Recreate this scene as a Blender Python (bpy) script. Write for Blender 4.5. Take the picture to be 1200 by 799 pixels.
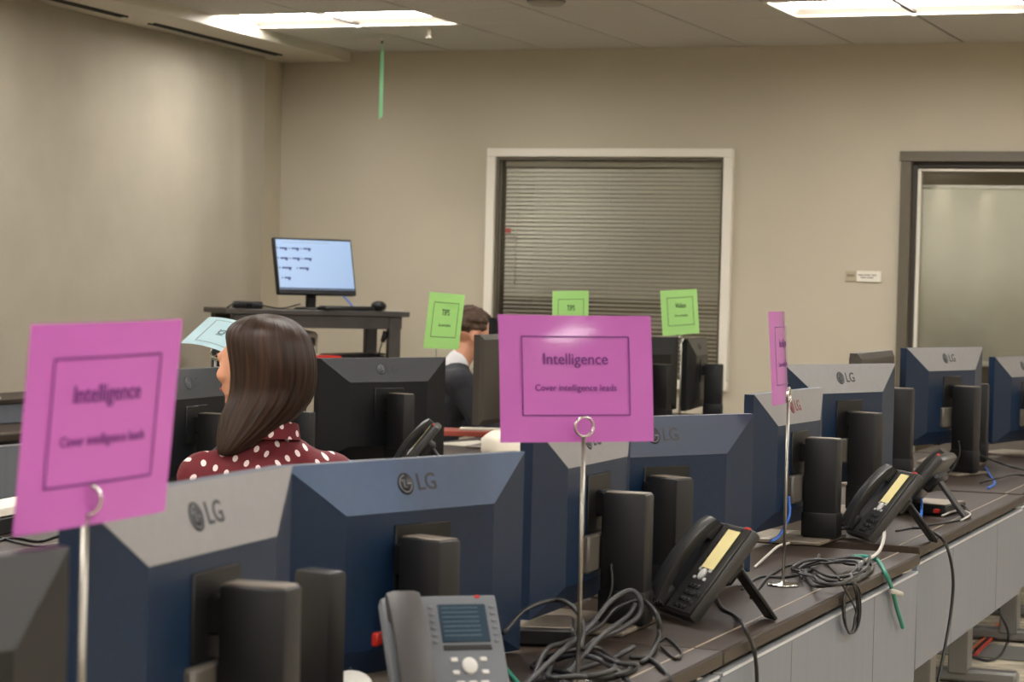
import bpy, bmesh, math, random
from mathutils import Vector, Matrix, Euler
random.seed(7)
R = math.radians
for o in list(bpy.data.objects): bpy.data.objects.remove(o, do_unlink=True)
SC = bpy.context.scene
COL = SC.collection

# ------------------------------------------------------------------ camera
FPX = 2666.8
YAW, PITCH, ROLL = .3797, -.0247, .025
EYE = Vector((0, 0, 1.40))
FWD = Vector((-math.sin(YAW)*math.cos(PITCH), math.cos(YAW)*math.cos(PITCH), math.sin(PITCH)))
_r = Vector((math.cos(YAW), math.sin(YAW), 0)); _u = _r.cross(FWD)
RGT = _r*math.cos(ROLL) + _u*math.sin(ROLL)
UPV = -_r*math.sin(ROLL) + _u*math.cos(ROLL)
cam_d = bpy.data.cameras.new('camera'); cam = bpy.data.objects.new('camera', cam_d); COL.objects.link(cam)
cam_d.sensor_width = 36; cam_d.lens = 36*FPX/1200; cam_d.clip_start = .05; cam_d.clip_end = 100
cam_d.dof.use_dof = True; cam_d.dof.focus_distance = 5.8; cam_d.dof.aperture_fstop = 8.0
cam.matrix_world = Matrix(((RGT.x, UPV.x, -FWD.x, EYE.x), (RGT.y, UPV.y, -FWD.y, EYE.y), (RGT.z, UPV.z, -FWD.z, EYE.z), (0, 0, 0, 1)))
SC.camera = cam
RH = Vector((math.cos(YAW), math.sin(YAW), 0)); FH = Vector((-math.sin(YAW), math.cos(YAW), 0))

# ------------------------------------------------------------------ world, exposure
w = bpy.data.worlds.new('world'); SC.world = w; w.use_nodes = True
w.node_tree.nodes['Background'].inputs[0].default_value = (.75, .85, 1, 1)
w.node_tree.nodes['Background'].inputs[1].default_value = .05
SC.view_settings.view_transform = 'Standard'; SC.view_settings.look = 'None'
SC.view_settings.gamma = 1; SC.view_settings.use_curve_mapping = False
SC.view_settings.exposure = 0.0
TROFFER = 27.0            # brightness of the ceiling lights

def ray(px, py): return FWD + RGT*((px-600)/FPX) - UPV*((py-399.5)/FPX)
def on_z(px, py, z):
    d = ray(px, py); return EYE + d*((z-EYE.z)/d.z)
def on_x(px, py, x):
    d = ray(px, py); return EYE + d*(x/d.x)
def at_d(px, py, D): return EYE + ray(px, py)*D

# ------------------------------------------------------------------ materials
def lin(c):
    return tuple(((v/255)/12.92 if v/255 <= .04045 else ((v/255+.055)/1.055)**2.4) for v in c)
MATS = {}
def mat(name, rgb, rough=.6, metal=0, spec=.5, var=0, vscale=30, bump=0, bscale=200, emit=None, estr=0, coat=0, stretch=None):
    if name in MATS: return MATS[name]
    m = bpy.data.materials.new(name); m.use_nodes = True; nt = m.node_tree
    b = nt.nodes['Principled BSDF']; c = lin(rgb) + (1,)
    b.inputs['Base Color'].default_value = c
    b.inputs['Roughness'].default_value = rough; b.inputs['Metallic'].default_value = metal
    b.inputs['Specular IOR Level'].default_value = spec
    if coat: b.inputs['Coat Weight'].default_value = coat; b.inputs['Coat Roughness'].default_value = .09
    if emit: b.inputs['Emission Color'].default_value = lin(emit) + (1,); b.inputs['Emission Strength'].default_value = estr
    if var or bump:
        tc = nt.nodes.new('ShaderNodeTexCoord'); mp = nt.nodes.new('ShaderNodeMapping')
        nt.links.new(tc.outputs['Object'], mp.inputs[0])
        if stretch: mp.inputs['Scale'].default_value = stretch
    if var:
        n = nt.nodes.new('ShaderNodeTexNoise'); n.inputs['Scale'].default_value = vscale; n.inputs['Detail'].default_value = 4
        nt.links.new(mp.outputs[0], n.inputs['Vector'])
        r = nt.nodes.new('ShaderNodeValToRGB'); nt.links.new(n.outputs['Fac'], r.inputs[0])
        r.color_ramp.elements[0].position = .3; r.color_ramp.elements[1].position = .7
        r.color_ramp.elements[0].color = tuple(v*(1-var) for v in c[:3]) + (1,)
        r.color_ramp.elements[1].color = tuple(min(1, v*(1+var)) for v in c[:3]) + (1,)
        nt.links.new(r.outputs[0], b.inputs['Base Color'])
    if bump:
        n2 = nt.nodes.new('ShaderNodeTexNoise'); n2.inputs['Scale'].default_value = bscale; n2.inputs['Detail'].default_value = 3
        nt.links.new(mp.outputs[0], n2.inputs['Vector'])
        bp = nt.nodes.new('ShaderNodeBump'); bp.inputs['Strength'].default_value = bump; bp.inputs['Distance'].default_value = .01
        nt.links.new(n2.outputs['Fac'], bp.inputs['Height']); nt.links.new(bp.outputs[0], b.inputs['Normal'])
    MATS[name] = m; return m

M_wall = mat('wall_paint', (184, 175, 156), .85, var=.03, vscale=1.2, bump=.05, bscale=300)
M_wall2 = mat('side_wall_paint', (178, 168, 147), .85)
M_drape = mat('drape_cloth', (216, 207, 188), .9, var=.04, vscale=3, bump=.12, bscale=500)
M_ceil = mat('ceiling_tile', (190, 186, 178), .95, var=.05, vscale=60, bump=.25, bscale=250)
M_grid = mat('ceiling_grid', (70, 65, 58), .7)
M_soffit = mat('soffit_paint', (200, 193, 178), .6)
M_slot = mat('vent_slot', (28, 26, 24), .8)
M_lens = mat('lamp_lens', (255, 250, 240), .5, emit=(254, 250, 246), estr=TROFFER)
M_refl = mat('lamp_reflector', (238, 232, 220), .4)
M_white = mat('white_paint', (222, 216, 202), .5)
M_bronze = mat('bronze_frame', (92, 84, 70), .45, var=.05)
M_shade = mat('shade_cloth', (204, 198, 180), .85, var=.06, vscale=4)
M_slat = mat('blind_slat', (228, 222, 206), .5)
M_dark = mat('dark_void', (30, 29, 28), .9)
M_desk = mat('desk_laminate', (54, 44, 37), .5, spec=.22, var=.12, vscale=14, stretch=(6, .5, 1))
M_deskedge = mat('desk_edge', (52, 43, 35), .5, spec=.3, var=.15, vscale=20, stretch=(6, .5, 6))
M_seam = mat('desk_seam', (150, 136, 116), .5)
M_panel = mat('modesty_panel', (108, 113, 122), .45, var=.05, vscale=10, stretch=(1, 3, .15))
M_leg = mat('table_leg', (118, 117, 114), .4, metal=.15)
M_navy = mat('monitor_navy', (10, 34, 60), .44, spec=.35, var=.1, vscale=50, bump=.05, bscale=900)
M_black = mat('black_plastic', (14, 14, 15), .45, spec=.35, bump=.04, bscale=800)
M_black2 = mat('charcoal_plastic', (18, 18, 20), .45, spec=.4, bump=.04, bscale=800)
M_chsheen = mat('monitor_blue_sheen', (46, 72, 104), .4, var=.05, vscale=50)  # blue reflection on the top chamfer, painted in as base colour
M_chglare = mat('monitor_silver_glare', (128, 127, 128), .38, metal=.0, var=.04, vscale=50)  # ceiling light reflected in the dark top chamfer, painted in as silver
M_chnoglare = mat('monitor_band_no_glare', (26, 28, 33), .36)  # same chamfer painted dark, without the reflection
M_port = mat('port_panel', (92, 88, 82), .5)
M_screen = mat('screen_off', (10, 11, 13), .12)
M_logo = mat('logo_print', (22, 25, 32), .5)
M_logo2 = mat('logo_light', (112, 116, 124), .5)
M_logored = mat('logo_red', (120, 28, 40), .5)
M_plate = mat('stand_plate', (122, 112, 100), .3, metal=.2)
M_mag = mat('magenta_card', (204, 116, 198), .42, coat=1.0, var=.02, vscale=8)
M_green = mat('green_card', (184, 228, 150), .5, coat=.1)
M_cyan = mat('cyan_card', (206, 232, 238), .55)
M_ink = mat('card_ink', (96, 34, 110), .6)
M_inkg = mat('green_card_ink', (74, 104, 66), .6)
M_inkc = mat('cyan_card_ink', (62, 84, 88), .6)
M_chrome = mat('chrome', (206, 204, 200), .18, metal=1)
M_pole = mat('pole_steel', (150, 146, 138), .3, metal=.9)
M_phone = mat('phone_black', (46, 45, 44), .38, bump=.03, bscale=900)
M_phoneg = mat('phone_grey', (98, 102, 108), .45)
M_phones = mat('phone_handset_grey', (64, 62, 62), .5)
M_key = mat('phone_key_dark', (14, 14, 14), .5)
M_keyw = mat('phone_key_pale', (196, 194, 190), .5)
M_lcd = mat('phone_lcd', (40, 58, 72), .15)
M_lcdline = mat('phone_lcd_text', (82, 104, 118), .4)
M_yellow = mat('paper_label', (226, 212, 150), .7)
M_red = mat('red_plastic', (190, 36, 26), .4)
M_cabk = mat('cable_black', (16, 16, 17), .45)
M_cabg = mat('cable_grey', (46, 46, 48), .5)
M_cabt = mat('cable_teal', (36, 128, 108), .45)
M_cabb = mat('cable_blue', (52, 104, 196), .45)
M_cabw = mat('cable_white', (190, 186, 178), .5)
M_cabo = mat('cable_orange', (206, 98, 52), .5)
M_paper = mat('paper', (226, 220, 204), .7, var=.03)
M_manila = mat('manila_folder', (214, 190, 140), .7)
M_redbook = mat('red_folder', (150, 62, 44), .55)
M_skin = mat('skin', (206, 148, 118), .5, var=.05, vscale=20)
M_suit = mat('suit_cloth', (34, 35, 42), .8, var=.1, vscale=80)
M_shirt = mat('shirt_cloth', (226, 224, 226), .7)
M_tie = mat('tie_cloth', (28, 48, 66), .6)
M_trous = mat('trouser_cloth', (32, 32, 38), .85)
M_shoe = mat('shoe_leather', (22, 20, 19), .4)
M_chair = mat('chair_fabric', (34, 33, 33), .85, bump=.1, bscale=600)
M_curl = mat('curly_hair', (74, 52, 36), .6, var=.35, vscale=120, bump=.5, bscale=160)
M_eye = mat('eye_white', (225, 220, 215), .3)
M_iris = mat('iris', (60, 44, 32), .2)
M_lip = mat('lip', (176, 96, 86), .45)
M_podium = mat('podium_laminate', (58, 53, 50), .5, var=.15, vscale=12)
M_lcdw = mat('lit_screen', (120, 140, 165), .3, emit=(150, 184, 232), estr=.42)
M_scrink = mat('screen_icon', (24, 40, 96), .4, emit=(40, 60, 120), estr=.3)
M_task = mat('screen_taskbar', (40, 56, 84), .3, emit=(60, 80, 120), estr=.3)
M_card = mat('cardboard', (186, 152, 100), .8)
M_zip = mat('floor_plate', (110, 108, 104), .5)

def carpet():
    m = bpy.data.materials.new('carpet'); m.use_nodes = True; nt = m.node_tree; b = nt.nodes['Principled BSDF']
    b.inputs['Roughness'].default_value = .95
    tc = nt.nodes.new('ShaderNodeTexCoord'); mp = nt.nodes.new('ShaderNodeMapping')
    mp.inputs['Scale'].default_value = (3, 16, 1); nt.links.new(tc.outputs['Object'], mp.inputs[0])
    n = nt.nodes.new('ShaderNodeTexNoise'); n.inputs['Scale'].default_value = 2.4; n.inputs['Detail'].default_value = 6
    nt.links.new(mp.outputs[0], n.inputs['Vector'])
    r = nt.nodes.new('ShaderNodeValToRGB'); nt.links.new(n.outputs['Fac'], r.inputs[0])
    r.color_ramp.elements[0].position = .36; r.color_ramp.elements[1].position = .64
    r.color_ramp.elements[0].color = lin((128, 118, 102)) + (1,); r.color_ramp.elements[1].color = lin((206, 196, 174)) + (1,)
    nt.links.new(r.outputs[0], b.inputs['Base Color'])
    return m
M_carpet = carpet()

def glass(name, tint, refl):
    m = bpy.data.materials.new(name); m.use_nodes = True; nt = m.node_tree; nt.nodes.clear()
    out = nt.nodes.new('ShaderNodeOutputMaterial'); mix = nt.nodes.new('ShaderNodeMixShader')
    t = nt.nodes.new('ShaderNodeBsdfTransparent'); t.inputs[0].default_value = (tint[0], tint[1], tint[2], 1)
    g = nt.nodes.new('ShaderNodeBsdfGlossy'); g.inputs['Roughness'].default_value = .03
    f = nt.nodes.new('ShaderNodeFresnel'); f.inputs[0].default_value = refl
    nt.links.new(f.outputs[0], mix.inputs[0]); nt.links.new(t.outputs[0], mix.inputs[1]); nt.links.new(g.outputs[0], mix.inputs[2])
    nt.links.new(mix.outputs[0], out.inputs[0]); return m
M_glass = glass('window_glass', (.97, .98, .97), 1.5)

def dots():
    m = bpy.data.materials.new('polka_dot_cloth'); m.use_nodes = True; nt = m.node_tree; b = nt.nodes['Principled BSDF']
    b.inputs['Roughness'].default_value = .75
    uv = nt.nodes.new('ShaderNodeUVMap'); sp = nt.nodes.new('ShaderNodeSeparateXYZ'); nt.links.new(uv.outputs[0], sp.inputs[0])
    def mth(op, a, bb=None):
        n = nt.nodes.new('ShaderNodeMath'); n.operation = op
        for i, v in enumerate((a, bb)):
            if v is None: continue
            if isinstance(v, (int, float)): n.inputs[i].default_value = v
            else: nt.links.new(v, n.inputs[i])
        return n.outputs[0]
    def lattice(off):
        fx = mth('SUBTRACT', mth('FRACT', mth('ADD', sp.outputs[0], off)), .5)
        fy = mth('SUBTRACT', mth('FRACT', mth('ADD', sp.outputs[1], off)), .5)
        fy = mth('MULTIPLY', fy, .8)
        return mth('LESS_THAN', mth('ADD', mth('MULTIPLY', fx, fx), mth('MULTIPLY', fy, fy)), .0165)
    d = mth('MAXIMUM', lattice(0), lattice(.5))
    mx = nt.nodes.new('ShaderNodeMix'); mx.data_type = 'RGBA'
    mx.inputs['A'].default_value = lin((98, 14, 27)) + (1,); mx.inputs['B'].default_value = lin((232, 214, 214)) + (1,)
    nt.links.new(d, mx.inputs['Factor']); nt.links.new(mx.outputs['Result'], b.inputs['Base Color'])
    return m
M_dots = dots()

def hairmat():
    m = bpy.data.materials.new('brown_hair'); m.use_nodes = True; nt = m.node_tree; b = nt.nodes['Principled BSDF']
    b.inputs['Roughness'].default_value = .46; b.inputs['Specular IOR Level'].default_value = .28
    b.inputs['Anisotropic'].default_value = .6
    uv = nt.nodes.new('ShaderNodeUVMap'); mp = nt.nodes.new('ShaderNodeMapping'); mp.inputs['Scale'].default_value = (70, 1.2, 1)
    nt.links.new(uv.outputs[0], mp.inputs[0])
    n = nt.nodes.new('ShaderNodeTexNoise'); n.inputs['Scale'].default_value = 1; n.inputs['Detail'].default_value = 5
    nt.links.new(mp.outputs[0], n.inputs['Vector'])
    r = nt.nodes.new('ShaderNodeValToRGB'); nt.links.new(n.outputs['Fac'], r.inputs[0])
    r.color_ramp.elements[0].position = .3; r.color_ramp.elements[1].position = .72
    r.color_ramp.elements[0].color = lin((17, 11, 8)) + (1,); r.color_ramp.elements[1].color = lin((62, 41, 29)) + (1,)
    nt.links.new(r.outputs[0], b.inputs['Base Color'])
    bp = nt.nodes.new('ShaderNodeBump'); bp.inputs['Strength'].default_value = .5; bp.inputs['Distance'].default_value = .004
    nt.links.new(n.outputs['Fac'], bp.inputs['Height']); nt.links.new(bp.outputs[0], b.inputs['Normal'])
    return m
M_hair = hairmat()

# ------------------------------------------------------------------ mesh helpers
class MB:
    def __init__(s): s.bm = bmesh.new()
    def box(s, c, sz, bev=0, rot=None, seg=1):
        r = bmesh.ops.create_cube(s.bm, size=1); vs = r['verts']
        M = Matrix.Translation(c) @ (rot.to_4x4() if rot else Matrix()) @ Matrix.Diagonal((sz[0], sz[1], sz[2], 1))
        bmesh.ops.transform(s.bm, matrix=M, verts=vs)
        if bev:
            es = list({e for v in vs for e in v.link_edges})
            bmesh.ops.bevel(s.bm, geom=es, offset=bev, segments=seg, affect='EDGES', profile=.5)
        return s
    def poly(s, pts, faces):
        vs = [s.bm.verts.new(p) for p in pts]
        for f in faces: s.bm.faces.new([vs[i] for i in f])
        return s
    def prism(s, pts2, y0, y1, ax='y'):
        # pts2 in the (x,z) plane extruded along y
        n = len(pts2)
        a = [s.bm.verts.new((p[0], y0, p[1])) for p in pts2]; b = [s.bm.verts.new((p[0], y1, p[1])) for p in pts2]
        s.bm.faces.new(a); s.bm.faces.new(b[::-1])
        for i in range(n): s.bm.faces.new((a[i], b[i], b[(i+1) % n], a[(i+1) % n]))
        bmesh.ops.recalc_face_normals(s.bm, faces=s.bm.faces); return s
    def tube(s, path, r, n=8, closed=False):
        P = [Vector(p) for p in path]; rings = []
        up = Vector((0, 0, 1)); prev = None
        for i, p in enumerate(P):
            if closed: t = P[(i+1) % len(P)] - P[i-1]
            else: t = P[min(i+1, len(P)-1)] - P[max(i-1, 0)]
            if t.length < 1e-9: t = Vector((0, 0, 1))
            t.normalize()
            if prev is None:
                a = up if abs(t.z) < .9 else Vector((1, 0, 0)); x = t.cross(a).normalized()
            else: x = (prev - t*prev.dot(t)).normalized()
            prev = x; y = t.cross(x); rr = r[i] if isinstance(r, (list, tuple)) else r
            rings.append([s.bm.verts.new(p + (x*math.cos(2*math.pi*k/n) + y*math.sin(2*math.pi*k/n))*rr) for k in range(n)])
        m = len(rings)
        for i in range(m if closed else m-1):
            A, B = rings[i], rings[(i+1) % m]
            for k in range(n): s.bm.faces.new((A[k], A[(k+1) % n], B[(k+1) % n], B[k]))
        if not closed: s.bm.faces.new(rings[0][::-1]); s.bm.faces.new(rings[-1])
        return s
    def lathe(s, prof, c=(0, 0, 0), n=24):
        rings = [[s.bm.verts.new((c[0]+r*math.cos(2*math.pi*k/n), c[1]+r*math.sin(2*math.pi*k/n), c[2]+z)) for k in range(n)] for r, z in prof]
        for A, B in zip(rings, rings[1:]):
            for k in range(n): s.bm.faces.new((A[k], A[(k+1) % n], B[(k+1) % n], B[k]))
        s.bm.faces.new(rings[0][::-1]); s.bm.faces.new(rings[-1]); return s
    def ell(s, c, rad, rot=None, sub=2):
        r = bmesh.ops.create_icosphere(s.bm, subdivisions=sub, radius=1)
        M = Matrix.Translation(c) @ (rot.to_4x4() if rot else Matrix()) @ Matrix.Diagonal((rad[0], rad[1], rad[2], 1))
        bmesh.ops.transform(s.bm, matrix=M, verts=r['verts']); return s
    def limb(s, pts):
        # pts: (x,y,z,r) joints; a tapered chain of spheres
        for (a, b) in zip(pts, pts[1:]):
            A, B = Vector(a[:3]), Vector(b[:3]); L = (B-A).length; n = max(2, int(L/(min(a[3], b[3])*.45))+1)
            for i in range(n+1):
                t = i/n; rr = a[3]*(1-t)+b[3]*t
                s.ell(A.lerp(B, t), (rr, rr, rr), sub=1 if rr < .02 else 2)
        return s
    def xf(s, M): bmesh.ops.transform(s.bm, matrix=M, verts=s.bm.verts); return s
    def mesh(s, name, m, smooth=True):
        me = bpy.data.meshes.new(name)
        if smooth:
            for f in s.bm.faces: f.smooth = True
            for e in s.bm.edges:
                if len(e.link_faces) == 2 and e.calc_face_angle(0) > R(38): e.smooth = False
        s.bm.to_mesh(me); s.bm.free()
        if m: me.materials.append(m)
        return me
    def build(s, name, m, parent=None, loc=None, rot=None, smooth=True):
        return link(name, s.mesh(name, m, smooth), parent, loc, rot)
def link(name, me, parent=None, loc=None, rot=None):
    o = bpy.data.objects.new(name, me); COL.objects.link(o)
    if parent: o.parent = parent
    if loc is not None: o.location = loc
    if rot is not None: o.rotation_euler = rot
    return o
def tag(o, label, cat, group=None, kind=None):
    o['label'] = label; o['category'] = cat
    if group: o['group'] = group
    if kind: o['kind'] = kind
    return o
def struct(o): o['kind'] = 'structure'; return o
def thing(name, label, cat, loc=(0, 0, 0), rotz=0, group=None):
    o = bpy.data.objects.new(name, None); COL.objects.link(o); o.location = loc; o.rotation_euler = (0, 0, rotz)
    o.empty_display_size = .05
    return tag(o, label, cat, group)
def fix(o, **kw):
    for k, v in kw.items(): o[k] = v
    return o
def dup(root, loc, rotz, label):
    def cp(o, par):
        c = o.copy(); COL.objects.link(c); c.parent = par
        for ch in o.children: cp(ch, c)
        return c
    r = cp(root, None); r.location = loc; r.rotation_euler = (0, 0, rotz); r['label'] = label
    return r
def spline(pts, n=8):
    P = [Vector(p) for p in pts]; P = [P[0]*2-P[1]] + P + [P[-1]*2-P[-2]]; out = []
    for i in range(1, len(P)-2):
        a, b, c, d = P[i-1:i+3]
        for k in range(n):
            t = k/n
            out.append(.5*((2*b)+(c-a)*t+(2*a-5*b+4*c-d)*t*t+(3*b-a-3*c+d)*t**3))
    out.append(P[-2]); return out
def text_mesh(body, size, m, bold=0, ext=.0003):
    cu = bpy.data.curves.new('lettering', 'FONT'); cu.body = body; cu.size = size; cu.align_x = 'CENTER'; cu.align_y = 'CENTER'
    cu.extrude = ext; cu.offset = bold*size; cu.resolution_u = 3
    o = bpy.data.objects.new('lettering', cu); COL.objects.link(o)
    dg = bpy.context.evaluated_depsgraph_get(); me = bpy.data.meshes.new_from_object(o.evaluated_get(dg))
    bpy.data.objects.remove(o); me.materials.clear(); me.materials.append(m); return me
def remesh(mb, voxel, name, m, smooth_it=3):
    me = mb.mesh(name, None, False); o = bpy.data.objects.new(name, me); COL.objects.link(o)
    md = o.modifiers.new('r', 'REMESH'); md.mode = 'VOXEL'; md.voxel_size = voxel; md.use_smooth_shade = True
    sm = o.modifiers.new('s', 'SMOOTH'); sm.iterations = smooth_it; sm.factor = .5
    dg = bpy.context.evaluated_depsgraph_get(); r = bpy.data.meshes.new_from_object(o.evaluated_get(dg))
    bpy.data.objects.remove(o); bpy.data.meshes.remove(me); r.name = name
    r.materials.clear(); r.materials.append(m)
    r.polygons.foreach_set('use_smooth', [True]*len(r.polygons)); return r

# ------------------------------------------------------------------ the room
YB, ZC = 12.51, 2.785
XL, XR, YN = -7.2, 4.5, -8.0
T = .6096
struct(MB().box(((XL+XR)/2, (YN+YB+3)/2, -.05), (XR-XL+1, YB+3-YN, .1)).build('floor', M_carpet))
# back wall with a window and a door opening
WX0, WX1, WZ0, WZ1 = -5.114, -3.712, .877, 2.156
DX0, DX1, DZ1 = -2.635, -1.52, 2.135
wb = MB()
def wbox(x0, x1, z0, z1): wb.box(((x0+x1)/2, YB+.06, (z0+z1)/2), (x1-x0, .12, z1-z0))
wbox(XL, WX0, 0, 3); wbox(WX1, DX0, 0, 3); wbox(DX1, XR, 0, 3)
wbox(WX0, WX1, 0, WZ0); wbox(WX0, WX1, WZ1, 3); wbox(DX0, DX1, DZ1, 3)
struct(wb.build('wall_back', M_wall, smooth=False))
SL = .053   # the left wall runs slightly off square
def lx(y, off=0): return -6.555 + (YB-y)*SL + off
lw = MB(); lw.poly([(lx(YN), YN, 0), (lx(YB), YB, 0), (lx(YB), YB, 3), (lx(YN), YN, 3), (lx(YN)-.12, YN, 0), (lx(YB)-.12, YB, 0), (lx(YB)-.12, YB, 3), (lx(YN)-.12, YN, 3)],
    [(0, 1, 2, 3), (7, 6, 5, 4), (0, 4, 5, 1), (3, 2, 6, 7), (0, 3, 7, 4), (1, 5, 6, 2)])
struct(lw.build('wall_left', M_wall2, smooth=False))
struct(MB().box((XR+.06, (YN+YB)/2, 1.5), (.12, YB-YN, 3)).build('wall_right', M_wall2))
struct(MB().box(((XL+XR)/2, YN-.06, 1.5), (XR-XL, .12, 3)).build('wall_front', M_wall2))
# ceiling: slab above, tiles hung below it; 32 troffers take up tile places
X0T = -5.4217
LX = [X0T-T, X0T+4*T, X0T+9*T, X0T+14*T]               # left ends of the troffers (1.22 m long)
LY1 = [11.22-2.44*k for k in range(8)]               # far edges
ceiling = struct(MB().box(((XL+XR)/2, (YN+YB)/2, ZC+.19), (XR-XL+.4, YB-YN+.4, .1)).build('ceiling', M_ceil))
holes = [(x, x+2*T, y-T, y) for x in LX for y in LY1]
tile_cache = {}
def tile(x0, x1, y0, y1, child):
    k = (round(x1-x0, 3), round(y1-y0, 3))
    if k not in tile_cache:
        tile_cache[k] = MB().box((0, 0, .0125), (k[0]-.015, k[1]-.012, .025), .003).mesh('ceiling_tile', M_ceil)
    link('ceiling_tile', tile_cache[k], ceiling, ((x0+x1)/2, (y0+y1)/2, ZC))
ys = [YB] + sorted({v for y in LY1 for v in (y, y-T)}, reverse=True)
ys += [ys[-1]-1.2, YN]
far_mb = MB()
xk = [X0T+T*i for i in range(-3, 17)]
for j in range(len(ys)-1):
    y1, y0 = ys[j], ys[j+1]
    for x0, x1 in zip(xk, xk[1:]):
        if any(hx0-.01 < (x0+x1)/2 < hx1+.01 and hy0-.01 < (y0+y1)/2 < hy1+.01 for hx0, hx1, hy0, hy1 in holes): continue
        if y1 > 9.6 and x1 < -.6: tile(x0, x1, y0, y1, True)
        else: far_mb.box(((x0+x1)/2, (y0+y1)/2, ZC+.0125), (x1-x0-.009, y1-y0-.009, .025))
ft = far_mb.build('ceiling_tile_field', M_ceil, ceiling, smooth=False); ft['kind'] = 'stuff'
gm = MB()
for x in xk: gm.box((x, (YN+YB)/2, ZC+.012), (.024, YB-YN, .012))
for y in ys: gm.box(((XL+XR)/2, y, ZC+.012), (XR-XL, .024, .012))
# the grid is cut where troffers sit by keeping it above their lens
gm.build('ceiling_grid', M_grid, ceiling, smooth=False)
def troffer():
    t = thing('ceiling_light', '', 'light', group='recessed ceiling lights')
    h = MB(); L, Wd = 2*T, T; d = .038
    # sloping white reflector walls round the lamp opening
    o = [(-L/2, -Wd/2), (L/2, -Wd/2), (L/2, Wd/2), (-L/2, Wd/2)]; i = [(-L/2+.05, -Wd/2+.09), (L/2-.05, -Wd/2+.09), (L/2-.05, Wd/2-.09), (-L/2+.05, Wd/2-.09)]
    h.poly([(x, y, 0) for x, y in o] + [(x, y, d) for x, y in i], [(0, 1, 5, 4), (1, 2, 6, 5), (2, 3, 7, 6), (3, 0, 4, 7)])
    h.build('reflector', M_refl, t, smooth=False)
    MB().box((0, 0, d-.004), (L-.1, Wd-.18, .008)).build('lamp_lens', M_lens, t)
    for sy in (-1, 1): MB().box((0, sy*(Wd/2-.008), .0), (L, .014, .01)).build('trim', M_white, t)
    for sx in (-1, 1): MB().box((sx*(L/2-.008), 0, .0), (.014, Wd, .01)).build('trim', M_white, t)
    MB().box((0, Wd/2-.012, -.004), (.02, .02, .012)).build('latch', M_refl, t)
    return t
tro0 = troffer(); first = True
for j, y in enumerate(LY1):
    for i, x in enumerate(LX):
        if j == 0 and i == 0: lab = 'bright recessed ceiling light at upper left, beside the air slot bulkhead'
        elif j == 0 and i == 1: lab = 'bright recessed ceiling light at upper right, above the dark door frame'
        else: lab = 'recessed ceiling light in the ceiling over the desks, outside the picture'
        loc = (x+T, y-T/2, ZC+.003)
        if first: tro0.location = loc; tro0['label'] = lab; first = False
        else: dup(tro0, loc, 0, lab)
# bulkhead with linear air slots along the left wall
sof = struct(MB().poly([(lx(YB), YB, ZC-.055), (lx(6), 6, ZC-.055), (lx(6)+.47, 6, ZC-.055), (lx(YB)+.46, YB, ZC-.055),
        (lx(YB), YB, ZC+.03), (lx(6), 6, ZC+.03), (lx(6)+.47, 6, ZC+.03), (lx(YB)+.46, YB, ZC+.03)],
        [(0, 1, 2, 3), (7, 6, 5, 4), (2, 6, 7, 3), (1, 5, 6, 2), (0, 3, 7, 4), (0, 4, 5, 1)]).build('trim_1', M_soffit, smooth=False))
for (ya, yb) in ((10.45, 12.05), (8.4, 10.15), (6.3, 8.1)):
    for off in (.17, .205):
        ym = (ya+yb)/2
        MB().box((0, 0, 0), (.016, yb-ya, .012)).build('air_slot', M_slot, sof, (lx(ym, off), ym, ZC-.056), (0, 0, math.atan(SL)))
# drape hanging along the left wall, below the bulkhead
dr = MB(); n = 150; y0, y1 = 5.0, 12.13; rows = 10; vs = []
for j in range(rows+1):
    z = .74 + (ZC-.06-.74)*j/rows; row = []
    for i in range(n+1):
        t = i/n; y = y0+(y1-y0)*t
        a = .010*math.sin(y*4.1+.5*math.sin(y*1.7)) + .016*math.exp(-((y-11.75-.10*(ZC-z))/.07)**2) - .012*math.exp(-((y-11.3-.12*(ZC-z))/.09)**2) + .008*math.sin(y*2.1+z*.8)
        row.append(dr.bm.verts.new((lx(y, .055+a), y, z)))
    vs.append(row)
for j in range(rows):
    for i in range(n): dr.bm.faces.new((vs[j][i], vs[j][i+1], vs[j+1][i+1], vs[j+1][i]))
g = bmesh.ops.solidify(dr.bm, geom=list(dr.bm.faces), thickness=.004)
drp = thing('wall_drape', 'large plain beige cloth drape covering the left wall', 'drape', (0, 0, 0))
dr.build('cloth', M_drape, drp)
MB().box((0, 0, 0), (.03, 7.1, .04), .006).build('hem_bar', M_white, drp, (lx(8.56, .06), 8.56, .74), (0, 0, math.atan(SL)))
# baseboard
struct(MB().box(((XL+DX0)/2-.03, YB-.008, .05), (DX0-XL-.06, .016, .1)).build('baseboard_back', M_bronze))

# window with white frame, glass and blind behind it
win = struct(MB().box(((WX0+WX1)/2, YB-.01, WZ1+.024), (WX1-WX0+.11, .05, .05), .004).build('window_1', M_white))
for nm, c, s in (('window_sill', ((WX0+WX1)/2, YB-.012, WZ0-.027), (WX1-WX0+.11, .055, .055)),
                 ('window_frame', (WX0-.028, YB-.01, (WZ0+WZ1)/2), (.056, .05, WZ1-WZ0-.002)), ('window_frame', (WX1+.028, YB-.01, (WZ0+WZ1)/2), (.056, .05, WZ1-WZ0-.002))):
    MB().box(c, s, .004).build(nm, M_white, win)
for c, s in ((((WX0+WX1)/2, YB+.05, WZ1-.008), (WX1-WX0, .13, .016)), (((WX0+WX1)/2, YB+.05, WZ0+.008), (WX1-WX0, .13, .016)),
             ((WX0+.008, YB+.05, (WZ0+WZ1)/2), (.016, .13, WZ1-WZ0-.034)), ((WX1-.008, YB+.05, (WZ0+WZ1)/2), (.016, .13, WZ1-WZ0-.034))):
    MB().box(c, s).build('reveal', M_bronze, win)
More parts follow.
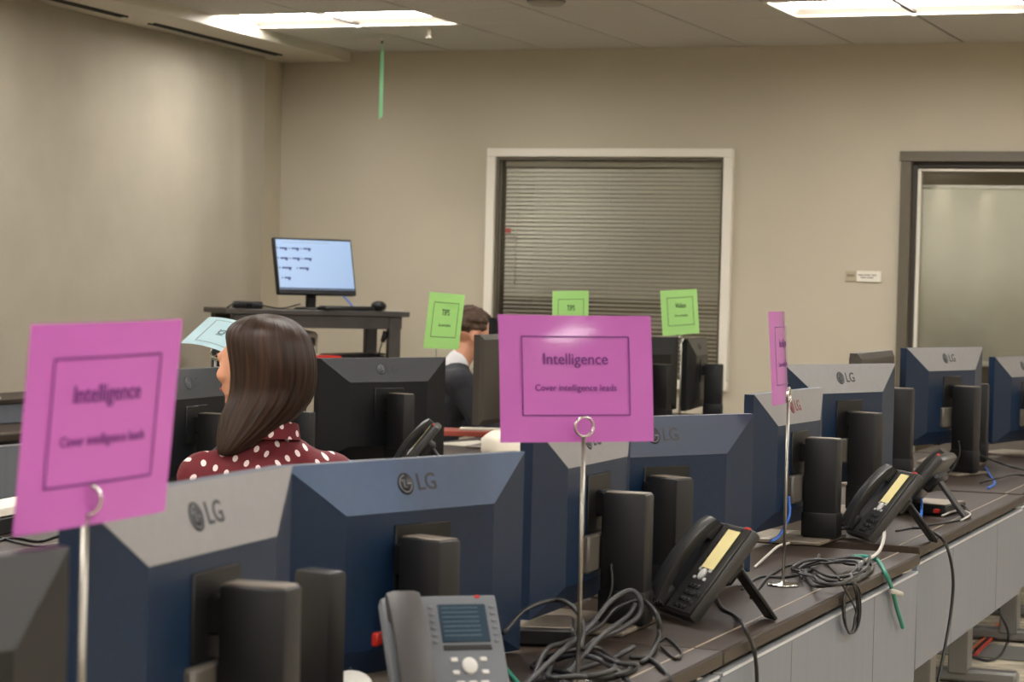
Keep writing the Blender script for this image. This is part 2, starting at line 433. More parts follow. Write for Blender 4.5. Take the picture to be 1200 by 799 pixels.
MB().box(((WX0+WX1)/2, YB+.03, (WZ0+WZ1)/2), (WX1-WX0-.034, .006, WZ1-WZ0-.034)).build('pane', M_glass, win)
bl = thing('window_blind', 'horizontal slatted blind behind the white framed window', 'blind', ((WX0+WX1)/2, YB+.09, WZ0+.02))
bw = WX1-WX0-.05; bh = WZ1-WZ0-.04
MB().box((0, 0, bh-.018), (bw, .028, .03), .003).build('headrail', M_slat, bl)
NS = 48; smesh = {}
for k in range(NS):
    z = .03 + (bh-.085)*k/(NS-1)
    a = 56 if k > 16 else (30 if k > 12 else (46 if k > 9 else 12+1.5*k))
    a += random.uniform(-2, 2); key = round(a/3)
    if key not in smesh:
        q = MB(); q.poly([(-bw/2, -.0125, 0), (bw/2, -.0125, 0), (bw/2, 0, .002), (-bw/2, 0, .002), (-bw/2, .0125, 0), (bw/2, .0125, 0)], [(0, 1, 2, 3), (3, 2, 5, 4)])
        q.xf(Matrix.Rotation(R(key*3), 4, 'X')); smesh[key] = q.mesh('slat', M_slat)
    link('slat', smesh[key], bl, (0, 0, z))
MB().box((0, 0, .01), (bw, .022, .014), .003).build('bottom_rail', M_slat, bl)
for x in (-.52, -.02, .5): MB().tube([(x, -.016, .01), (x, -.016, bh-.03)], .0012, 5).build('ladder_cord', M_white, bl)
MB().tube([(-.6, -.02, bh-.04), (-.6, -.022, .5)], .0025, 6).build('tilt_wand', M_white, bl)
# the little red sticker on the glass
stk = tag(MB().box((0, 0, 0), (.035, .002, .028)).build('sticker', mat('sticker_red', (150, 70, 62), .6), None, on_z(598, 272, 1.70) * 0 + Vector((-5.045, YB+.0255, 1.72))), 'tiny faded red sticker on the left of the window glass', 'sticker')
# dim office behind the window and the door
offi = struct(MB().poly([(-6, YB+.125, 0), (-1, YB+.125, 0), (-1, YB+2.9, 0), (-6, YB+2.9, 0), (-6, YB+.125, 2.7), (-1, YB+.125, 2.7), (-1, YB+2.9, 2.7), (-6, YB+2.9, 2.7)],
    [(2, 3, 7, 6), (1, 2, 6, 5), (3, 0, 4, 7), (4, 5, 6, 7)]).build('wall_beyond', M_wall2, smooth=False))
ol = thing('ceiling_light', 'dim ceiling light in the office behind the blind', 'light', (-3.9, YB+1.6, 2.68))
MB().box((0, 0, 0), (1.2, .5, .02)).build('housing', M_refl, ol)
MB().box((0, 0, -.012), (1.1, .4, .006)).build('lamp_lens', mat('dim_lens', (255, 250, 240), .5, emit=(255, 240, 215), estr=6), ol)
# door opening: bronze frame, white inner frame, shade
door = struct(MB().box(((DX0+DX1)/2, YB-.005, DZ1+.027), (DX1-DX0+.13, .07, .056), .003).build('door_1', M_bronze))
for x in (DX0-.028, DX1+.028): MB().box((x, YB-.005, DZ1/2), (.058, .07, DZ1), .003).build('door_frame', M_bronze, door)
for x in (DX0+.012, DX1-.012): MB().box((x, YB+.04, DZ1/2), (.024, .06, DZ1), .002).build('door_stop', mat('bronze_dark', (52, 47, 40), .5), door)
MB().box(((DX0+DX1)/2, YB+.04, DZ1-.015), (DX1-DX0-.05, .06, .03), .002).build('door_stop', MATS['bronze_dark'], door)
xi0, xi1, zi1 = DX0+.034, DX1-.034, DZ1-.04
for x in (xi0, xi1): MB().box((x, YB+.045, zi1/2), (.02, .03, zi1), .002).build('inner_frame', M_white, door)
MB().box(((xi0+xi1)/2, YB+.045, zi1-.004), (xi1-xi0, .03, .014), .002).build('inner_frame', M_white, door)
MB().box(((xi0+xi1)/2, YB+.05, zi1/2), (xi1-xi0-.02, .006, zi1-.02)).build('pane', M_glass, door)
MB().box(((xi0+xi1)/2, YB+.10, .2), (xi1-xi0, .02, .4)).build('kick_panel', M_bronze, door)
shd = thing('roller_shade', 'plain grey roller shade behind the glass of the dark framed door', 'shade', ((xi0+xi1)/2, YB+.075, 1.0))
MB().box((0, 0, .03), (xi1-xi0-.01, .02, .03), .004).build('bottom_bar', M_white, shd)
MB().box((0, .01, .52), (xi1-xi0-.01, .004, .96)).build('shade_cloth', M_shade, shd)
MB().tube([(-.53, .01, 1.0), (.53, .01, 1.0)], .012, 10).build('roller_tube', M_white, shd)
# wall plates beside the door
pl = thing('room_sign', 'small white and grey room name plate on the wall beside the door', 'sign', (-2.866, YB, 1.495))
MB().box((.005, -.006, 0), (.14, .012, .062), .003).build('name_plate', M_white, pl)
MB().box((-.098, -.004, 0), (.06, .008, .058), .002).build('number_plate', mat('plate_grey', (172, 160, 134), .6), pl)
mi = mat('plate_ink', (120, 110, 98), .6)
for (x, z, w_) in ((-.045, .008, .03), (-.008, .008, .034), (.03, .008, .026), (-.03, -.006, .03), (.008, -.006, .036)):
    MB().box((x+.005, -.0125, z), (w_, .001, .006)).build('lettering', mi, pl)
for x in (-.112, -.098, -.084): MB().box((x, -.0085, .004), (.009, .001, .011)).build('numeral', mat('plate_ink2', (86, 76, 62), .6), pl)
# ceiling fittings
sp = on_z(503, 40, ZC-.03); spk = thing('sprinkler_head', 'small white sprinkler head under the ceiling tiles', 'sprinkler', (sp.x, sp.y, ZC))
MB().lathe([(.012, 0), (.010, -.02), (.006, -.03), (.006, -.045)]).build('body', M_refl, spk)
MB().lathe([(.022, -.052), (.022, -.048), (.004, -.046)]).build('deflector', M_refl, spk)
for s in (-1, 1): MB().tube([(s*.009, 0, -.02), (s*.014, 0, -.035), (s*.004, 0, -.048)], .002, 5).build('yoke', M_refl, spk)
sm = on_z(640, 1, ZC); smk = thing('smoke_detector', 'flat round grey ceiling disc near the top edge', 'detector', (sm.x, sm.y, ZC))
MB().lathe([(.0, 0), (.09, 0), (.09, -.012), (.075, -.022), (.0001, -.024)], n=32).build('cover', mat('detector_grey', (150, 144, 132), .6), smk)
MB().lathe([(.095, 0), (.095, -.004), (.09, -.004)], n=32).build('rim', M_grid, smk)
# green card hanging edge-on from the ceiling
hg = on_z(448, 47, ZC-.02)
hc = thing('hanging_card', 'narrow mint green card hanging edge-on from the ceiling', 'sign', (hg.x, hg.y, ZC))
q = MB(); rows = []
ang = math.atan2(hg.y, hg.x)   # nearly in line with the view
dv = Vector((math.cos(ang+.05), math.sin(ang+.05), 0)); nv = Vector((-dv.y, dv.x, 0))
for j in range(13):
    t = j/12; zz = -.03-.43*t; wv = .03+.25*min(1, t*5); row = []
    for i in range(7):
        s = i/6-.5; row.append(q.bm.verts.new(dv*(s*wv) + nv*(.004*math.sin(s*3)) + Vector((0, 0, zz))))
    rows.append(row)
for a, b in zip(rows, rows[1:]):
    for i in range(6): q.bm.faces.new((a[i], a[i+1], b[i+1], b[i]))
bmesh.ops.solidify(q.bm, geom=list(q.bm.faces), thickness=.006)
q.build('card', mat('mint_card', (150, 214, 168), .6), hc)
MB().tube([(0, 0, 0), (0, 0, -.035)], .0015, 6).build('string', M_white, hc)
MB().box((0, 0, -.032), (.012, .012, .016), .002).build('clip', M_cabg, hc)

# ------------------------------------------------------------------ desks
DZ = .725
def make_desk(L):
    t = thing('training_table', '', 'table', group='rows of long training tables')
    D = .75
    MB().box((-D/2, 0, -.012), (D, L, .024), .002).build('table_top', M_desk, t)
    MB().box((-.009, 0, -.015), (.022, L-.002, .028), .003).build('edge_band', M_deskedge, t)
    MB().box((-D+.009, 0, -.019), (.022, L-.002, .036), .003).build('edge_band', M_deskedge, t)
    MB().box((-.055, 0, .0006), (.0035, L-.01, .0012)).build('seam', M_seam, t)
    MB().box((-.055, 0, -.045), (.05, L-.12, .04)).build('cable_trough', M_black2, t)
    pz = -.345+.0
    mp = MB().box((-.011, 0, -.193), (.016, L-.02, .285), .003).build('modesty_panel', M_panel, t)
    for yy in (-L*.21, L*.22): MB().box((-.0028, yy, -.193), (.001, .004, .278)).build('panel_groove', M_zip, mp)
    for yy in (-.6, 0, .6): MB().box((-.024, yy, -.05), (.01, .04, .06), .002).build('panel_bracket', M_black2, t)
    MB().box((-.011, 0, -.0475), (.020, L-.02, .006)).build('panel_cap', mat('panel_cap', (196, 200, 206), .3, metal=.3), t)
    for s in (-1, 1):
        y = s*(L/2-.36)
        l = MB().box((-.26, y, -.36), (.07, .10, .66), .006).build('leg', M_leg, t)
        MB().box((-.26, y+.075, -.36), (.055, .045, .655), .004).build('leg_sleeve', M_leg, l)
        MB().box((-.36, y, -DZ+.03), (.62, .08, .045), .01).build('foot', M_leg, t)
        for fx in (-.63, -.09): MB().lathe([(.022, 0), (.022, .01), (.01, .012)], (fx, y, -DZ), 12).build('glide', M_black, t)
    return t
LD = 1.80
dk = make_desk(LD); dfirst = True
def desk(x, y0, rot, lab):
    global dfirst
    loc = (x, y0+LD/2, DZ)
    if dfirst: dk.location = loc; dk.rotation_euler = (0, 0, rot); dk['label'] = lab; dfirst = False
    else: dup(dk, loc, rot, lab)
desk(-1.195, 4.10, 0, 'dark topped table with grey front panel under the second black phone')
desk(-1.195, 2.296, 0, 'dark topped table nearest to us, carrying the grey phone')
desk(-1.195, .492, 0, 'table below the bottom left corner, carrying the nearest blurred monitor')
desk(-1.235, 6.06, R(.35), 'table whose whole grey front panel shows at right, black cable hanging down it')
desk(-1.255, 7.90, 0, 'table at the right edge with the beige floor showing beneath its panel')
desk(-1.26, 9.73, 0, 'farthest table of the front row, before the dark door frame')
for i, y in enumerate((4.55, 6.38, 8.21, 10.04)):
    desk(-3.10, y, 0, ('middle row table at left, under the white binder', 'middle row table behind the woman in red',
                      'middle row table with the red folder and papers', 'farthest middle row table, below the window')[i])
desk(-5.45, 7.6, 0, 'back row table along the drape, grey panel seen at the left edge')
desk(-5.38, 5.77, 0, 'back row table along the drape, hidden behind the leftmost magenta card')

# ------------------------------------------------------------------ monitors
MW, MH = .612, .364
# local frame: panel lies in the y-z plane, back faces +x; y runs away from the camera; origin on the desk below the panel centre
def make_monitor(band, flat=False, navy=M_navy, logo_m=None, ports=False):
    t = thing('computer_monitor', '', 'monitor', group='desk monitors seen from behind')
    W2, t0 = MW/2, .012
    ix, it, ib, pr = (.118, .086, .05, .030)
    top, bot = 0, -MH    # heights relative to the panel top; the whole panel is raised with panel_z
    Zt = .395
    o = [(-W2, Zt), (W2, Zt), (W2, Zt-MH), (-W2, Zt-MH)]
    if flat: ix, it, ib, pr = .02, .02, .02, .012
    i = [(-W2+ix, Zt-it), (W2-ix, Zt-it), (W2-ix, Zt-MH+ib), (-W2+ix, Zt-MH+ib)]
    h = MB(); P = [(-.014, y, z) for y, z in o] + [(t0, y, z) for y, z in o] + [(t0+pr, y, z) for y, z in i]
    F = [(3, 2, 1, 0), (0, 1, 5, 4), (1, 2, 6, 5), (2, 3, 7, 6), (3, 0, 4, 7), (5, 6, 10, 9), (6, 7, 11, 10), (7, 4, 8, 11), (8, 9, 10, 11)]
    h.poly(P, F + ([(4, 5, 9, 8)] if flat else [(4, 5, 9, 8)])); bmesh.ops.recalc_face_normals(h.bm, faces=h.bm.faces)
    hs = h.build('housing', navy, t, smooth=False)
    if not flat:
        # upper band: chamfer overlay carrying the painted reflections, a hair proud of the housing
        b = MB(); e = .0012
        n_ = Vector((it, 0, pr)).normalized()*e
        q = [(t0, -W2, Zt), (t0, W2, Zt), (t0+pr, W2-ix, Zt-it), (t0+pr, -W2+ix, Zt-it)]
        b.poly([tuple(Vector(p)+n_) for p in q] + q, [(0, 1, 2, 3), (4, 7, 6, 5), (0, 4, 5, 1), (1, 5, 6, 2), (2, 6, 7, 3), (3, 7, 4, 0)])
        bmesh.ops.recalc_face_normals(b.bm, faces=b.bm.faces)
        bd = b.build('reflection_overlay', band, t, smooth=False)
        # print on the band: round emblem and letters
        al = math.atan2(pr, it)
        lm = logo_m or M_logo
        def put(me, y, dz, nm, off):
            s = .5+dz/it
            p = Vector((t0+pr*(1-s), y, Zt-it*(1-s))) + n_/e*(e+off)
            ob = link(nm, me, bd, p)
            # text x -> +y (from behind, left to right runs with y), text y -> up along the band, z -> outwards
            X = Vector((0, 1, 0)); Z = n_.normalized(); Y = Z.cross(X)
            ob.rotation_euler = Matrix(((X.x, Y.x, Z.x), (X.y, Y.y, Z.y), (X.z, Y.z, Z.z))).to_euler()
            return ob
        put(TXT_LG[lm.name], .0235, .002, 'lettering', .0003)
        put(DISC[lm.name], -.030, .002, 'emblem', .0002)
        put(EMB, -.030, .002, 'emblem_mark', .0009)
    MB().box((t0+pr+.001, 0, Zt-.165), (.006, .14, .115), .002).build('mount_plate', M_black, t)
    MB().box((t0+pr+.012, 0, Zt-.165), (.024, .05, .05), .004).build('hinge', M_black, t)
    if ports: MB().box((t0+pr+.003, -.02, Zt-.262), (.02, .13, .075), .005).build('port_cover', M_port, t)
    MB().box((-.0155, 0, Zt-MH/2), (.003, MW-.016, MH-.03)).build('screen', M_screen, t)
    cx = .105
    c = MB().box((cx, 0, .139), (.094, .054, .262), .006, seg=2).build('stand_column', M_black2, t)
    MB().box((cx, 0, .2705), (.084, .046, .002), .0008).build('column_cap', M_plate, c)
    MB().box((cx, 0, .045), (.10, .06, .066), .006, seg=2).build('column_boot', M_black, c)
    MB().box((cx-.09, 0, .006), (.25, .25, .010), .004, seg=2).build('base_plate', M_plate, t)
    return t
TXT_LG, DISC = {}, {}
for lm in (M_logo, M_logored, M_logo2):
    TXT_LG[lm.name] = text_mesh('LG', .042, lm, .012)
    q = MB(); q.lathe([(.0001, 0), (.0195, 0), (.0195, .0005), (.0001, .0005)], n=28); DISC[lm.name] = q.mesh('emblem', lm)
q = MB()
arc = [(.0145*math.cos(a), .0145*math.sin(a), 0) for a in [R(90+270*k/20) for k in range(21)]]
q.tube(arc + [(.004, 0, 0)], .0011, 5)
q.tube([(-.0035, .008, 0), (-.0035, -.006, 0), (.003, -.006, 0)], .0011, 5); q.ell((-.008, .006, 0), (.002, .002, .0008), sub=1)
q.xf(Matrix.Diagonal((1, 1, .3, 1))); EMB = q.mesh('emblem_mark', M_logo2)

MGLARE = make_monitor(M_chglare, ports=True); MSHEEN = make_monitor(M_chsheen); MDRK = make_monitor(M_chnoglare, navy=mat('monitor_black', (9, 11, 16), .44, spec=.35, bump=.04, bscale=900))
MNAV = make_monitor(mat('monitor_band_dim_sheen', (18, 38, 66), .36)); MRED = make_monitor(M_chglare, logo_m=M_logored, ports=True)  # navy band: same chamfer with a dimmer blue reflection painted in
MFLAT = make_monitor(None, flat=True, navy=mat('monitor_olive', (56, 51, 44), .5))
used = set()
def monitor(proto, x, y, zt, yaw, lab, sy=.0):
    """panel centre x,y; top height; yaw from +Y toward +X; the panel is slid on its column to reach zt"""
    loc = (x, y, DZ); rot = -yaw
    if proto.name not in used: used.add(proto.name); m = proto; m.location = loc; m.rotation_euler = (0, 0, rot); m['label'] = lab
    else: m = dup(proto, loc, rot, lab)
    dz = zt-DZ-.395
    for c in m.children:
        if c.name.split('.')[0] in ('stand_column', 'base_plate', 'hinge'): c.location.y += sy
        if c.name.split('.')[0] == 'stand_column': c.scale.z = (.272+dz)/.272
        if c.name.split('.')[0] in ('housing', 'reflection_overlay', 'mount_plate', 'hinge', 'port_cover', 'screen'): c.location.z += dz
    return m
G = [(MGLARE, -1.457, 2.545, 1.138, -.068, 'blurred monitor with painted silver glare behind the leftmost magenta card'),
     (MSHEEN, -1.62, 3.58, 1.096, .319, 'monitor with painted blue sheen in front of the woman in red', -.05),
     (MGLARE, -1.552, 4.265, 1.119, -.026, 'monitor with painted silver glare, half hidden behind the middle magenta card'),
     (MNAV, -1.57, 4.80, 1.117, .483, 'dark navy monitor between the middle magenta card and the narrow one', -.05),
     (MRED, -1.60, 6.03, 1.13, .051, 'monitor with painted silver glare and red logo behind the narrow magenta card', .02),
     (MGLARE, -1.662, 6.886, 1.162, .343, 'monitor with painted silver glare facing us squarely, right of the red logo one'),
     (MFLAT, -1.80, 7.95, 1.195, -.02, 'dark flat backed monitor edge beyond the square silver glare monitor'),
     (MGLARE, -1.682, 8.63, 1.185, .288, 'monitor with painted silver glare in front of the dark door frame'),
     (MGLARE, -1.60, 9.90, 1.13, .21, 'monitor with painted silver glare, cut by the right edge of the picture'),
     (MDRK, -3.48, 7.459, 1.125, .40, 'black monitor right of the woman, on the middle row'),
     (MDRK, -3.457, 6.004, 1.116, -.058, 'black monitor left of the woman, on the middle row'),
     (MDRK, -3.52, 6.68, 1.09, -.107, 'black monitor hidden behind the head of the woman'),
     (MFLAT, -3.52, 8.72, 1.121, -.04, 'flat dark olive monitor in front of the man in the suit'),
     (MDRK, -3.72, 9.46, 1.25, .10, 'raised black monitor beside the face of the man'),
     (MDRK, -3.551, 10.66, 1.153, .227, 'black monitor below the green card in front of the window'),
     (MDRK, -3.5, 11.33, 1.141, -.14, 'slim dark monitor edge beside the green card near the window')]
for a in G: monitor(*a)
MX = monitor(MDRK, -1.755, 9.19, 1.174, -.036, 'dark monitor edge directly right of the door frame monitor')
tr = on_z(70, 645, 1.12); yw = .10
monitor(MDRK, tr.x-math.sin(yw)*MW/2, tr.y-math.cos(yw)*MW/2, 1.12, yw, 'nearest blurred dark monitor in the bottom left corner')

# ------------------------------------------------------------------ card signs on stands
def make_stand():
    t = thing('card_stand', '', 'sign stand', group='wire card stands on the tables')
    MB().lathe([(.0001, 0), (.036, 0), (.037, .003), (.034, .006), (.008, .008), (.0045, .012), (.0001, .012)], n=32).build('base', M_chrome, t)
    MB().tube([(0, 0, .01), (0, 0, .422)], .0038, 10).build('pole', M_pole, t)
    q = MB(); pts = []
    for k in range(45):
        a = 2*math.pi*k/20; pts.append((.0165*math.sin(a), -.004+.008*k/44, .438-.0165*math.cos(a)))
    q.tube(pts, .0021, 6).build('ring_clip', M_chrome, t)
    return t
st0 = make_stand(); sfirst = True
def stand(x, y, rotz, lab):
    global sfirst
    if sfirst: st0.location = (x, y, DZ); st0.rotation_euler = (0, 0, rotz); st0['label'] = lab; sfirst = False
    else: dup(st0, (x, y, DZ), rotz, lab)
def sheet(W, H, bx=0, bz=0, th=.0012, nx=14, nz=12):
    q = MB(); rows = []
    for j in range(nz+1):
        v = j/nz-.5; row = []
        for i in range(nx+1):
            s = i/nx-.5; row.append(q.bm.verts.new((s*W, bend(s, v, bx, bz), v*H)))
        rows.append(row)
    for a, b in zip(rows, rows[1:]):
        for i in range(nx): q.bm.faces.new((a[i], a[i+1], b[i+1], b[i]))
    bmesh.ops.solidify(q.bm, geom=list(q.bm.faces), thickness=-th)
    return q
def bend(s, v, bx, bz): return bx*(4*s*s) + bz*(4*v*v if v > 0 else 1.2*v*v)
def card(c, yaw, pitch, roll, m, ink, head, sub, lab, grp, W=.279, H=.216, bx=0, bz=0, hs=.0265, ss=.0155):
    t = thing('sign_card', lab, 'sign', c, 0, grp)
    t.rotation_euler = (Matrix.Rotation(yaw, 3, 'Z') @ Matrix.Rotation(pitch, 3, 'X') @ Matrix.Rotation(roll, 3, 'Y')).to_euler()
    sheet(W, H, bx, bz).build('card', m, t)
    def wrap(me, x0, z0, lift):
        for v in me.vertices:
            x, z = v.co.x+x0, v.co.y+z0; up = v.co.z
            v.co = (x, bend(x/W, z/H, bx, bz)-lift-up, z)
        return me
    # border as four strips, wrapped on the sheet
    bw, bh, lw = W*.70, H*.62, .0022; q = MB()
    for (cx, cz, sx, sz) in ((0, bh/2, bw, lw), (0, -bh/2, bw, lw), (-bw/2, 0, lw, bh), (bw/2, 0, lw, bh)):
        nn = 16
        for k in range(nn):
            if sx > sz: q.box((cx-sx/2+sx*(k+.5)/nn, cz, 0), (sx/nn, sz, .0004))
            else: q.box((cx, cz-sz/2+sz*(k+.5)/nn, 0), (sx, sz/nn, .0004))
    link('border', wrap(q.mesh('border', ink, False), 0, H*.02, .0019), t)
    link('heading', wrap(text_mesh(head, hs, ink, .011, .0002), 0, H*.15, .0019), t)
    if sub: link('line_of_text', wrap(text_mesh(sub, ss, ink, .009, .0002), 0, -H*.075, .0019), t)
    return t
MG = 'cards clipped on the stands'
card((-1.288, 2.072, 1.243), R(86), R(5.5), R(-1), M_mag, M_ink, 'Intelligence', 'Cover intelligence leads', 'blurred magenta card reading Intelligence at the far left', MG, W=.268, bx=.004)
card((-1.334, 3.637, 1.243), R(41.4), R(-5.7), R(-.5), M_mag, M_ink, 'Intelligence', 'Cover intelligence leads', 'sharp magenta card reading Intelligence in the middle', MG, bx=-.009, bz=.004)
card((-1.385, 5.19, 1.246), R(97.5), R(-4), R(0), M_mag, M_ink, 'Intelligence', 'Cover intelligence leads', 'magenta card turned almost edge-on to us', MG, bx=.012)
card((-3.51, 8.085, 1.253), R(84), R(5), R(2), M_green, M_inkg, 'TIPS', 'Go on location', 'green card held up left of the man in the suit', MG, hs=.034)
card((-3.44, 9.30, 1.272), R(76), 0, R(-1), M_green, M_inkg, 'TIPS', 'Go on location', 'green card peeking above the middle magenta card', MG, hs=.034)
card((-3.32, 10.51, 1.288), R(68), R(-4), R(-3), M_green, M_inkg, 'Video', 'Go on location', 'green card in front of the window at right', MG, hs=.034, bx=.006)
# cyan card drooping backwards from its clip: the short side rises away from us, the long side sags to the right
ccl = thing('sign_card', 'pale cyan card drooping over beside the head of the woman', 'sign', (0, 0, 0), 0, MG)
A0 = at_d(211, 402, 7.05); ccl.location = A0
S_ = RH*.062 + Vector((0, 0, .080)) + FH*.190; L_ = (RH*.96 - FH*.28)
def sag(u, v, lift=0): return L_*(.272*u) + S_*v + Vector((0, 0, .012*u-.105*u*u+lift))
q = MB(); rows = [[q.bm.verts.new(sag(i/14, j/6)) for i in range(15)] for j in range(7)]
for a, b in zip(rows, rows[1:]):
    for i in range(14): q.bm.faces.new((a[i], a[i+1], b[i+1], b[i]))
bmesh.ops.solidify(q.bm, geom=list(q.bm.faces), thickness=.0012); q.build('card', M_cyan, ccl)
q = MB()
def strip(u0, v0, u1, v1, wd=.010):
    for k in range(12):
        a, b = k/12, (k+1)/12
        ua, ub, va, vb = u0+(u1-u0)*a, u0+(u1-u0)*b, v0+(v1-v0)*a, v0+(v1-v0)*b
        du, dv_ = (0, wd) if u0 != u1 else (wd*.8, 0)
        q.poly([sag(ua, va, .0015), sag(ub, vb, .0015), sag(ub+du, vb+dv_, .0015), sag(ua+du, va+dv_, .0015)], [(0, 1, 2, 3)])
for a in ((.14, .12, .86, .12), (.14, .88, .86, .88), (.14, .12, .14, .88), (.86, .12, .86, .88)): strip(*a)
q.build('border', M_inkc, ccl, smooth=False)
tm = text_mesh('ICS', .030, M_inkc, .02, .0001)
for v in tm.vertices:
    x, y = v.co.x, v.co.y; v.co = sag(.34-y/.272, .5+x/.216, .0018+v.co.z)
link('heading', tm, ccl)
stand(-1.302, 2.060, R(24), 'blurred card stand at far left, pole crossing the nearest silver glare monitor')
stand(-1.310, 3.622, R(44), 'card stand holding the middle magenta card, among tangled cables')
stand(-1.34, 5.075, R(97), 'card stand with round chrome foot near the table edge')
stand(-3.55, 8.10, R(80), 'thin card stand under the left green card, in front of the man')
stand(-3.43, 9.30, R(76), 'card stand hidden behind the middle magenta card')
stand(-3.32, 10.53, R(73), 'card stand under the right green card by the window')
stand(-3.50, 6.27, R(40), 'card stand behind the woman carrying the drooping cyan card')

# ------------------------------------------------------------------ desk phones
# local: x right, y up the face, z out of the face; origin at the bottom centre of the base edge
def make_phone(body, hand, key, lcd, strip):
    t = thing('desk_phone', '', 'phone', group='desk phones')
    tilt = R(52); F = Matrix.Rotation(tilt, 4, 'X')
    W, L = .185, .225
    def fb(mb, nm, m, par=t): mb.xf(F); return mb.build(nm, m, par)
    fb(MB().box((.0, L/2, -.012), (W, L, .028), .009, seg=2), 'body', body)
    fb(MB().box((.03, L/2+.002, .0025), (.118, L-.012, .004), .0015), 'face_plate', body)
    if lcd:
        fb(MB().box((.032, .172, .005), (.076, .066, .003), .001), 'display', M_lcd)
        for k in range(7): fb(MB().box((.028, .150+.008*k, .0068), (.058, .0012, .0006)), 'display_line', M_lcdline)
        fb(MB().box((.032, .130, .005), (.076, .009, .002), .0008), 'soft_keys', M_key)
        fb(MB().box((.06, .2185, .003), (.008, .005, .006), .001), 'message_lamp', M_red)
        for k in range(12):
            for sx in (-.017, .080): 
                if k % 2 == 0: fb(MB().box((sx, .14+.006*k, .0055), (.008, .005, .002), .0008), 'line_key', body)
    else:
        fb(MB().box((.03, .172, .005), (.062, .088, .003), .001), 'display', M_key)
        fb(MB().box((.036, .16, .0075), (.056, .095, .0012)), 'paper_label', M_yellow)
        fb(MB().box((.072, .2205, .001), (.022, .008, .008), .002), 'message_lamp', M_red)
        for k in range(6): fb(MB().box((-.003, .125+.017*k, .006), (.006, .011, .002), .0008), 'line_key', key)
    q = MB(); q.lathe([(.0001, 0), (.012, 0), (.012, .004), (.009, .006), (.0001, .006)], n=20); q.xf(Matrix.Translation((.03, .098, .004)) @ Matrix.Diagonal((1, 1.15, 1, 1)))
    fb(q, 'navigation_button', M_keyw)
    for sx in (-.02, .02):
        for sy in (-.009, .009): fb(MB().box((.03+sx*1.15, .098+sy*1.2, .006), (.011, .007, .003), .001), 'function_key', M_keyw)
    for a in range(3):
        for b in range(4): fb(MB().box((.012+.019*a, .018+.0165*b, .006), (.013, .010, .004), .0015), 'number_key', key)
    fb(MB().box((.072, .03, .006), (.010, .012, .004), .002), 'round_key', key); fb(MB().box((.072, .052, .006), (.010, .012, .004), .002), 'round_key', key)
    # handset: arched bar with an ear and a mouth piece, on the left
    hp = MB(); prof = []; hx = -.062
    pts = [(.006, .014, .020), (.03, .020, .022), (.065, .030, .017), (.11, .034, .016), (.155, .031, .017), (.195, .022, .022), (.216, .015, .020)]
    rings = []
    for (y, z, h) in pts:
        rings.append([hp.bm.verts.new((hx+dx*.026, y, z+dz*h)) for dx, dz in ((-.8, -.75), (.8, -.75), (1, -.2), (1, .45), (.6, .75), (-.6, .75), (-1, .45), (-1, -.2))])
    for A, B in zip(rings, rings[1:]):
        for k in range(8): hp.bm.faces.new((A[k], A[(k+1) % 8], B[(k+1) % 8], B[k]))
    hp.bm.faces.new(rings[0][::-1]); hp.bm.faces.new(rings[-1]); bmesh.ops.recalc_face_normals(hp.bm, faces=hp.bm.faces)
    h = fb(hp, 'handset', hand)
    fb(MB().box((hx, .03, .012), (.05, .045, .022), .006, seg=2), 'mouth_piece', hand, h); fb(MB().box((hx, .195, .012), (.05, .042, .022), .006, seg=2), 'ear_piece', hand, h)
    # easel leg behind
    MB().box((.03, .168, .045), (.05, .010, .150), .003, Matrix.Rotation(R(38), 3, 'X')).build('easel_leg', M_black2, t)
    MB().box((.0, .105, .092), (.12, .06, .05), .008, Matrix.Rotation(tilt, 3, 'X')).build('rear_housing', M_black2, t)
    cord = []
    for k in range(140):
        u = k/139; yy = .0 - .03*math.sin(u*math.pi); a = u*2*math.pi*22
        cord.append((-.075+.05*u+.004*math.cos(a), yy-.01, .018-.008*math.sin(u*math.pi)+.004*math.sin(a)))
    MB().tube(cord, .0013, 5).build('coiled_cord', M_cabk, t)
    return t
phk = make_phone(M_phone, M_phone, M_key, False, True); phg = make_phone(M_phoneg, M_phones, M_keyw, True, False)
def place_phone(o, x, y, right):
    o.location = (x, y, DZ+.017); o.rotation_euler = (0, 0, math.atan2(right[1], right[0])); return o
place_phone(phk, -1.40, 4.415, (.66, -.75)); phk['label'] = 'black desk phone with yellow paper label between two monitors, nearer one'
p3 = dup(phk, (0, 0, 0), 0, 'black desk phone with yellow paper label, farther along the row'); place_phone(p3, -1.41, 6.10, (.56, -.83))
g0 = on_z(545, 838, DZ); place_phone(phg, g0.x+.062, g0.y-.17, (.78, .62)); phg['label'] = 'grey desk phone with small display at the bottom centre'
p4 = dup(phk, (0, 0, 0), 0, 'black desk phone seen from the side right of the woman'); r4 = on_x(462, 555, -3.26); place_phone(p4, r4.x, r4.y, (.35, -.94))
p5 = dup(phk, (0, 0, 0), 0, 'black desk phone left of the polka dot shoulder'); r5 = on_x(214, 580, -3.26); place_phone(p5, r5.x, r5.y, (.35, -.94))
p6 = dup(phk, (0, 0, 0), 0, 'black desk phone behind the second one, red lamp showing on its top'); place_phone(p6, -1.475, 6.95, (-.05, -1))

